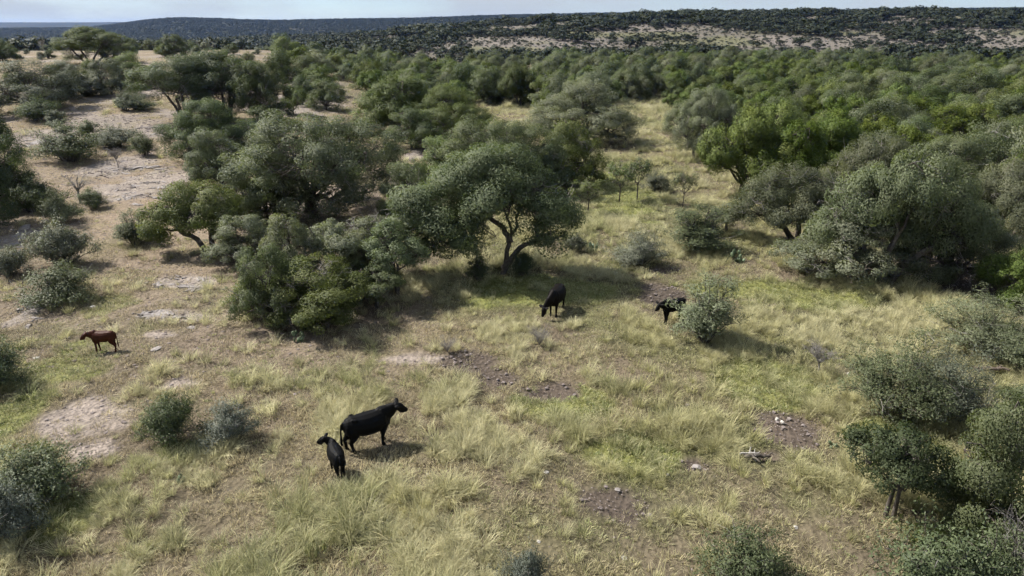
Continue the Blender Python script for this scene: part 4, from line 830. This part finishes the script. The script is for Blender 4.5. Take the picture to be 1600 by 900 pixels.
OUTCROPS = [(45, 490, 16, 24, 16, 'narrow pale rock strip running down the slope above the brown calf'), (28, 372, 16, 20, 14, 'small pale outcrop at the frame edge below the shaded oak'), (222, 300, 52, 22, 34, 'broken pale rock ledge on the slope beyond the vase shaped shrub'),
            (230, 205, 80, 11, 30, 'long pale rock ledge below the dark many-stemmed oaks'), (280, 443, 55, 12, 22, 'low rock sheet beside the thicket'), (255, 492, 50, 8, 14, 'thin line of flat rocks above the brown calf'), (472, 160, 40, 12, 18, 'pale rock patch beyond the dark oak cluster'),
            (215, 262, 60, 10, 22, 'stepped rocks behind the dead bare stump'), (60, 222, 45, 10, 16, 'rock shelf between the shrubs near the frame edge'), (640, 268, 20, 12, 10, 'pale stones in the gap behind the thicket'), (590, 362, 16, 9, 8, 'pale stones seen past the thin crooked trunk')]
rr = np.random.default_rng(77)
for (px, py, rx, ry, n, lab) in OUTCROPS:
    c = ground_at(px, py); root = empty('limestone_outcrop', c)
    for i in range(n):
        a = rr.uniform(0, 6.28); q = math.sqrt(rr.random()); g = ground_at(px + rx * q * math.cos(a), py + ry * q * math.sin(a)); s = math.exp(rr.normal(-0.35, 0.55)) * min(px_size(g) * 14, 0.95)
        h = rr.uniform(0.05, 0.20) * min(1.6, 0.5 + s * 0.5)
        o = obj('slab', SLABS[int(rr.integers(7))], root, loc=tuple(g - c), rz=rr.uniform(0, 6.28), scale=(s * rr.uniform(1.0, 2.2), s * rr.uniform(.5, 1.0), h)); o.rotation_euler[0] = rr.normal(0, .06); o.rotation_euler[1] = rr.normal(0, .06)
    tag(root, lab, 'rock')
STONES = [(57, 559, 13, 'flat white stone in green grass in front of the brown calf'), (1045, 674, 9, 'white stone beside the bright green grass patch'), (1088, 730, 20, 'broad pinkish flat rock below the bright green patch'), (1043, 742, 8, 'small white stone just below the bright green patch'),
          (842, 846, 10, 'white stone in dry grass near the bottom edge'), (853, 738, 11, 'grey stone half hidden in grass beyond the brown soil patch'), (1243, 824, 10, 'pale stone in grass near the two-trunked oak'), (777, 868, 10, 'white stone beside the small blue green bush'), (1326, 584, 8, 'white stone by the little leafless tree'),
          (975, 872, 12, 'grey stone at the bottom edge below the brown soil patch'), (1214, 655, 9, 'pale stone standing in the dark round soil patch'), (1222, 660, 9, 'second pale stone touching the standing one in the dark soil'), (1181, 719, 7, 'small pale stone beside the dark log'), (245, 545, 22, 'flat grey stone sunk in dry grass beyond the brown calf'),
          (145, 480, 12, 'pale stone under the wide dark shrub'), (107, 527, 6, 'small white stone before the brown calf face'), (732, 600, 9, 'pale stone at the edge of the dark soil strip'), (668, 741, 5, 'tiny white stone beside the tussocks below the black cow'), (965, 765, 14, 'pale flat stone at the top of the brown soil patch'), (300, 512, 18, 'flat pale stone in the stony ground beyond the brown calf')]
SM = [stone_mesh(950 + i, f) for i, f in enumerate((0.55, 0.4, 0.7, 0.5))]
for k, (px, py, wpx, lab) in enumerate(STONES):
    g = ground_at(px, py); s = 0.85 * wpx * px_size(g); me = SM[k % 4].copy(); me.materials.append(M['limestone'] if wpx > 13 else M['white_stone'])
    up = 1.6 if 'standing' in lab else (0.45 if 'flat' in lab else 0.9)
    tag(obj('stone', me, loc=(g[0], g[1], g[2] + 0.04 * s * up), rz=k * 1.3, scale=(s * 1.15, s * 0.85, s * up)), lab, 'stone')
# gravel on the bare patches
gp = [stone_mesh(970 + i, 0.6, 0.3, 1) for i in range(3)]
for m_ in gp: m_.materials.append(M['pebble'])
X, Y, r_ = grass_points(160000, 9, 90, 1.2, 977); dk, pk, rk, gr, st = zones(X, Y); k = r_.random(len(X)) < np.clip(0.55 * dk + 0.9 * pk + 0.9 * rk + 0.22 * st + 0.22 * worn(X, Y), 0.012, 1); X, Y = X[k], Y[k]; n = len(X); s = r_.uniform(0.03, 0.085, n) + 0.12 * (r_.random(n) < 0.06)
scatter('gravel', 'loose gravel on the bare patches', 'gravel', gp, np.stack([X, Y, height(X, Y)], 1), np.stack([np.zeros(n), np.zeros(n), r_.uniform(0, 6.28, n)], 1), np.repeat(s[:, None], 3, 1) * (1 + smooth(Y, 30, 80))[:, None], r_.integers(0, 3, n))

# ------------------------------------------------------------------ prickly pears and fallen wood
def pad_mesh(seed):
    rng = np.random.default_rng(seed); n = 12; a = np.arange(n) * 6.2832 / n; ox = np.sin(a) * 0.42 * (1 - 0.18 * np.cos(a)); oz = 0.5 - np.cos(a) * 0.5
    fr = np.stack([ox * .8, np.full(n, -.09), 0.5 + (oz - .5) * .82], 1); ed = np.stack([ox, np.zeros(n), oz], 1); bk = fr * [1, -1, 1]; V = np.vstack([fr, ed, bk, [[0, -.11, .5]], [[0, .11, .5]]]); i = np.arange(n); j = (i + 1) % n
    return mesh_np('pad', V, [np.stack([i, j, j + n, i + n], 1), np.stack([i + n, j + n, j + 2 * n, i + 2 * n], 1), np.stack([j, i, np.full(n, 3 * n)], 1), np.stack([i + 2 * n, j + 2 * n, np.full(n, 3 * n + 1)], 1)], [M['cactus']], smooth_f=True)
PADS = [pad_mesh(1), pad_mesh(2)]
for k, (px, py, w, n, lab) in enumerate(((928, 393, 26, 14, 'prickly pear beyond the low limb of the large oak'), (1146, 408, 34, 18, 'prickly pear in the grass before the oak grove'), (469, 530, 26, 12, 'prickly pear at the shaded foot of the thicket'), (1556, 645, 30, 14, 'prickly pear among the leafy bushes near the frame edge'), (1300, 700, 18, 8, 'small prickly pear beside the two-trunked oak'), (285, 752, 22, 7, 'small prickly pear low in the grass below the blue grey bush'))):
    g = ground_at(px, py); root = empty('prickly_pear', g); s = w * px_size(g); q = np.random.default_rng(k + 40)
    for i in range(n):
        lvl = int(i > n * 0.5); a = q.uniform(0, 6.28); r = s * 0.42 * math.sqrt(q.random()); pz = s * 0.24 if lvl else -0.03; sz = q.uniform(0.17, 0.28) * min(1, s) + 0.04
        if lvl: r *= 0.8
        o = obj('pad', PADS[i % 2], root, loc=(r * math.cos(a), r * math.sin(a), pz), rz=q.uniform(0, 6.28), scale=(sz, sz, sz * 1.2)); o.rotation_euler[0] = q.normal(0, .35); o.rotation_euler[1] = q.normal(0, .3)
    tag(root, lab, 'cactus')
def branch_mesh(seed, L, r, forks=5, mat='bleached'):
    q = np.random.default_rng(seed); w = Wood(); a = A(-L / 2, 0, r); b = A(L / 2, q.normal(0, .1) * L, r * 1.5); m = wiggle(q, a, b, 8, 0.03 * L); m[:, 2] = np.maximum(m[:, 2], r * .6); w.tube(m, np.linspace(r, r * .5, 8), 8)
    for i in range(forks):
        p = m[q.integers(2, 8)]; e = p + np.array([q.uniform(.1, .3) * L, q.normal(0, .2) * L, abs(q.normal(0, .12)) * L]); w.tube(wiggle(q, p, e, 4, 0.02 * L), np.linspace(r * .5, r * .15, 4), 5)
    V, F = w.data(); return mesh_np('branch', V, [F], [M[mat]], smooth_f=True)
for k, (px, py, L, r, rz, mt, lab) in enumerate(((1168, 716, 0.55, 0.028, 0.15, 'bleached', 'bleached forked branch lying on the dark log'), (1182, 718, 0.8, 0.10, 0.1, 'bark', 'short dark rotten log below the dark round soil patch'), (1546, 580, 1.3, 0.10, -0.1, 'dead_brown', 'fallen brown log beneath the leaning feathery tree'), (565, 470, 2.0, 0.04, 0.3, 'dead', 'pale fallen branch caught in the thicket shade'),
        (35, 395, 1.6, 0.05, 0.7, 'dead', 'grey fallen branch beside the pale outcrop at the frame edge'), (1440, 430, 2.4, 0.06, 0.9, 'dead', 'pale dead limb lying in the grove shade'), (1540, 430, 2.4, 0.05, 0.3, 'dead', 'grey dead limb on bare soil under the grove'), (1395, 415, 2.0, 0.05, -0.6, 'dead', 'pale dead limb leaning behind the forked grove trunks'))):
    g = ground_at(px, py); tag(obj('fallen_log' if 'log' in lab.split(' lying')[0] else 'fallen_branch', branch_mesh(60 + k, L, r, 2 if 'log' in lab.split(' lying')[0] else 7, mt), loc=(g[0], g[1], g[2] + (0.16 if k == 0 else 0.0)), rz=rz), lab, 'log' if 'log' in lab.split(' lying')[0] else 'branch')

# ------------------------------------------------------------------ cattle: one continuous skin each, lofted then fused
def loft(pts, ra, rb, up=(0, 0, 1), sides=14):
    """closed tube through pts; ra half width across, rb half height along up"""
    pts = np.asarray(pts, float); k = len(pts); tg = np.gradient(pts, axis=0); tg /= np.linalg.norm(tg, axis=1)[:, None] + 1e-9
    upv = np.tile(np.asarray(up, float), (k, 1)); s = np.cross(upv, tg); s /= np.linalg.norm(s, axis=1)[:, None] + 1e-9; u = np.cross(tg, s)
    th = np.arange(sides) * 2 * math.pi / sides; ring = pts[:, None] + np.asarray(ra, float)[:, None, None] * np.cos(th)[None, :, None] * s[:, None] + np.asarray(rb, float)[:, None, None] * np.sin(th)[None, :, None] * u[:, None]
    V = np.vstack([ring.reshape(-1, 3), pts[:1] - tg[:1] * min(ra[0], rb[0]) * .5, pts[-1:] + tg[-1:] * min(ra[-1], rb[-1]) * .5])
    i = np.arange(k - 1)[:, None] * sides; j = np.arange(sides)[None]; j2 = (j + 1) % sides; Q = np.stack([i + j, i + j2, i + sides + j2, i + sides + j], -1).reshape(-1, 4); q = np.arange(sides); q2 = (q + 1) % sides
    T = np.vstack([np.stack([q2, q, np.full(sides, k * sides)], 1), np.stack([q + (k - 1) * sides, q2 + (k - 1) * sides, np.full(sides, k * sides + 1)], 1)])
    return V, Q, T
def cattle(name, label, cat, px, py, heading, scale, coat, head='up', head_yaw=0.0, calf=False, stride=(0.06, -0.05, -0.08, 0.07), tail='down', thick=1.0):
    parts = []; lg = 1.12 if calf else 1.0; deep = 0.80 if calf else 1.0; zt = 0.98 * (1.03 if calf else 1.0)
    def sp(l): return [A(*v) for v in l]
    xs = [-.84, -.76, -.62, -.42, -.18, .08, .32, .52, .68, .78]; zc = [1.09, 1.07, 1.03, .985, .945, .935, .955, .985, 1.02, 1.05]; wy = [.10, .22, .29, .33, .39, .40, .36, .30, .22, .12]; hz = [.12, .25, .33, .37, .41, .42, .41, .39, .33, .2]
    if calf: wy = [v * .74 * thick for v in wy]; hz = [v * .72 * thick for v in hz]; zc = [v + .10 - (thick - 1) * .2 for v in zc]
    parts.append(loft(sp([(x, 0, z) for x, z in zip(xs, zc)]), wy, hz))
    cy, sy = math.cos(head_yaw), math.sin(head_yaw)
    def yaw(p, o): d = p - o; return o + A(d[0] * cy - d[1] * sy, d[0] * sy + d[1] * cy, d[2])
    nb = A(.58, 0, 1.12 + (.04 if calf else 0))
    if head == 'up' and calf: n1 = A(.78, 0, 1.24); poll = A(.93, 0, 1.38); muz = A(1.30, 0, 1.16)
    elif head == 'up': n1 = A(.84, 0, 1.25); poll = A(1.03, 0, 1.42); muz = A(1.40, 0, 1.17)
    elif head == 'level': n1 = A(.86, 0, 1.16); poll = A(1.06, 0, 1.23); muz = A(1.42, 0, 0.94)
    else: n1 = A(.92, 0, .94); poll = A(1.14, 0, .64); muz = A(1.30, 0, .19)
    n1y = nb + (yaw(n1, nb) - nb) * 0.5 + (n1 - nb) * 0.5; poll = yaw(poll, nb); muz = yaw(muz, nb); n1 = n1y
    k = .90 if calf else 1.0
    parts.append(loft([nb - A(.12, 0, .10), nb, n1, poll, poll + (poll - n1) * .15], [.23 * k, .22 * k, .155 * k, .100 * k, .07 * k], [.37 * k, .34 * k, .24 * k, .135 * k, .08 * k]))
    hd = muz - poll; L = np.linalg.norm(hd); hd /= L; side = np.cross(A(0, 0, 1), hd); side /= np.linalg.norm(side); hu = np.cross(hd, side)
    parts.append(loft([poll - hd * .06, poll + hd * .06, poll + hd * L * .35, poll + hd * L * .62, poll + hd * L * .85, muz], [.10, .128, .122, .085, .078, .062], [.09, .135, .142, .105, .082, .060], up=hu))
    parts.append(loft([poll + hd * .12 - hu * .08, poll + hd * .28 - hu * .11, poll + hd * .40 - hu * .07], [.06, .07, .04], [.06, .07, .04], up=hu))           # jaw
    for s in (-1, 1):                                                                                          # ears
        e0 = poll + hd * .03 + side * s * .09 + hu * .03; e1 = e0 + side * s * .24 + hu * .06 - hd * .06
        parts.append(loft([e0, e0 * .6 + e1 * .4 , e0 * .25 + e1 * .75, e1], [.035, .042, .040, .024], [.05, .088, .080, .035], up=hu * .5 + hd, sides=8))
    r = .80 if calf else 1.0
    for s, st in ((1, stride[0]), (-1, stride[1])):                                                            # forelegs
        y = .16 * s * (0.8 if calf else 1)
        parts.append(loft(sp([(.50, y, 1.0), (.52, y * 1.1, .80), (.50 + st * .2, y * 1.05, .62), (.50 + st * .6, y, .42), (.49 + st * .8, y, .36), (.49 + st, y, .16), (.50 + st * 1.05, y, .09), (.53 + st * 1.1, y, .03), (.54 + st * 1.1, y, 0)]), [.09, .105, .085 * r, .058, .060, .044, .052, .060, .062], [.17, .17, .125 * r, .066, .066, .046, .054, .068, .072], up=(1, 0, 0)))
    for s, st in ((1, stride[2]), (-1, stride[3])):                                                            # hind legs
        y = .17 * s * (0.8 if calf else 1)
        parts.append(loft(sp([(-.60, y * .8, 1.10), (-.58, y * 1.05, .88), (-.54 + st * .2, y * 1.08, .70), (-.64 + st * .6, y, .53), (-.72 + st * .8, y * .95, .44), (-.69 + st * .9, y * .95, .26), (-.66 + st, y * .95, .10), (-.62 + st, y * .95, .03), (-.61 + st, y * .95, 0)]), [.13, .15, .125 * r, .082 * r, .060, .048, .054, .062, .064], [.21, .24, .20 * r, .115 * r, .072, .052, .056, .070, .074], up=(1, 0, 0)))
    for s in (-1, 1):                                                                                          # hip bones and shoulder blades
        parts.append(loft(sp([(-.56, .16 * s * (.7 if calf else 1), 1.27 + (.0 if calf else .03)), (-.46, .21 * s * (.7 if calf else 1), 1.27), (-.36, .20 * s * (.7 if calf else 1), 1.22)]), [.04, .06, .03], [.04, .06, .03]))
        parts.append(loft(sp([(.50, .07 * s, 1.36), (.50, .20 * s * (.75 if calf else 1), 1.15), (.54, .25 * s * (.75 if calf else 1), .88)]), [.06, .09, .07], [.07, .10, .08], up=(1, 0, 0)))
    if not calf:
        parts.append(loft(sp([(.36, 0, .62), (.56, 0, .66), (.74, 0, .80)]), [.12, .15, .10], [.09, .13, .12]))      # brisket
        parts.append(loft(sp([(-.50, 0, .70), (-.38, 0, .62), (-.22, 0, .64)]), [.09, .13, .08], [.08, .10, .06]))    # udder
    tz = .06 if calf else 0
    if tail == 'down': tp = [(-.80, 0, 1.20 + tz), (-.89, 0, 1.14 + tz), (-.92, 0.01, .95), (-.93, .02, .72), (-.93, .02, .56), (-.93, .03, .42), (-.92, .03, .33)]
    else: tp = [(-.80, 0, 1.20 + tz), (-.88, 0, 1.28), (-.96, 0.02, 1.34), (-1.04, .04, 1.30), (-1.08, .05, 1.15), (-1.09, .05, 1.0), (-1.09, .05, .9)]
    parts.append(loft(sp(tp), [.04, .038, .034, .033, .038, .048, .026], [.05, .040, .034, .033, .038, .048, .026], up=(1, .2, 0), sides=8))
    V = []; Q = []; T = []; n = 0
    for v, q, t in parts: V.append(v); Q.append(q + n); T.append(t + n); n += len(v)
    me = mesh_np(name + '_loft', np.vstack(V), [np.vstack(Q), np.vstack(T)])
    tmp = link(bpy.data.objects.new('fuse', me)); rm = tmp.modifiers.new('r', 'REMESH'); rm.mode = 'VOXEL'; rm.voxel_size = 0.017; sm = tmp.modifiers.new('s', 'SMOOTH'); sm.factor = 0.5; sm.iterations = 5
    body = bpy.data.meshes.new_from_object(tmp.evaluated_get(bpy.context.evaluated_depsgraph_get())); bpy.data.objects.remove(tmp); bpy.data.meshes.remove(me)
    body.name = name + '_body'; body.materials.clear(); body.materials.append(M[coat]); body.polygons.foreach_set('use_smooth', np.ones(len(body.polygons), bool))
    g = ground_at(px, py); sc3 = (scale * (1 if not calf else 0.95), scale, scale * (lg if calf else 1))
    root = empty(name, (g[0], g[1], g[2] - 0.02), math.radians(heading), sc3); obj('body', body, root)
    for s in (-1, 1):
        ep = poll + hd * L * .30 + side * s * .112 + hu * .055; em = stone_mesh(5, 1.0, 0, 2); em.materials.append(M['eye']); obj('eye', em, root, loc=tuple(ep), scale=(.045, .045, .045))
    return tag(root, label, cat)
cattle('cow', 'large black cow standing broadside with head raised, beside the black calf', 'cow', 577, 697, 31, 0.92, 'coat_black', 'up', -0.35)
cattle('calf', 'black calf seen from behind, head turned, next to the large black cow', 'calf', 528, 742, 118, 0.67, 'coat_calf', 'up', 0.85, calf=True, thick=1.22)
cattle('cow', 'black cow grazing head down at the edge of the large oak shade', 'cow', 869, 487, 250, 0.93, 'coat_brownblack', 'graze', -0.5)
cattle('cow', 'young black cow half hidden behind the upright olive bush', 'cow', 1050, 504, 205, 0.76, 'coat_black', 'level', 0.1, calf=True, thick=1.15)
cattle('calf', 'reddish brown calf standing sideways alone on the stony grass', 'calf', 166, 549, 183, 0.62, 'coat_red', 'level', 0.35, calf=True, thick=1.18)

# ------------------------------------------------------------------ haze: one closed box of even, pale air
hz_m, ht, ho = new_mat('haze_air'); pv = N(ht, 'ShaderNodeVolumePrincipled'); pv.inputs['Color'].default_value = (0.20, 0.38, 0.90, 1); pv.inputs['Density'].default_value = 0.00005; pv.inputs['Anisotropy'].default_value = 0.2
ht.links.new(pv.outputs[0], ho.inputs['Volume'])
x0, x1, y0, y1, z0, z1 = gx[0] - 60, gx[-1] + 60, gy[0] - 60, gy[-1] + 60, float(GZ.min()) - 1.0, float(GZ.max()) + 14.0
HV = [(x, y, z) for z in (z0, z1) for (x, y) in ((x0, y0), (x1, y0), (x1, y1), (x0, y1))]
hme = mesh_np('haze', HV, [np.array([[0, 3, 2, 1], [4, 5, 6, 7], [0, 1, 5, 4], [1, 2, 6, 5], [2, 3, 7, 6], [3, 0, 4, 7]])], [hz_m])
tag(obj('haze', hme), 'thin blue haze in the air over the hills', 'haze', kind='stuff')
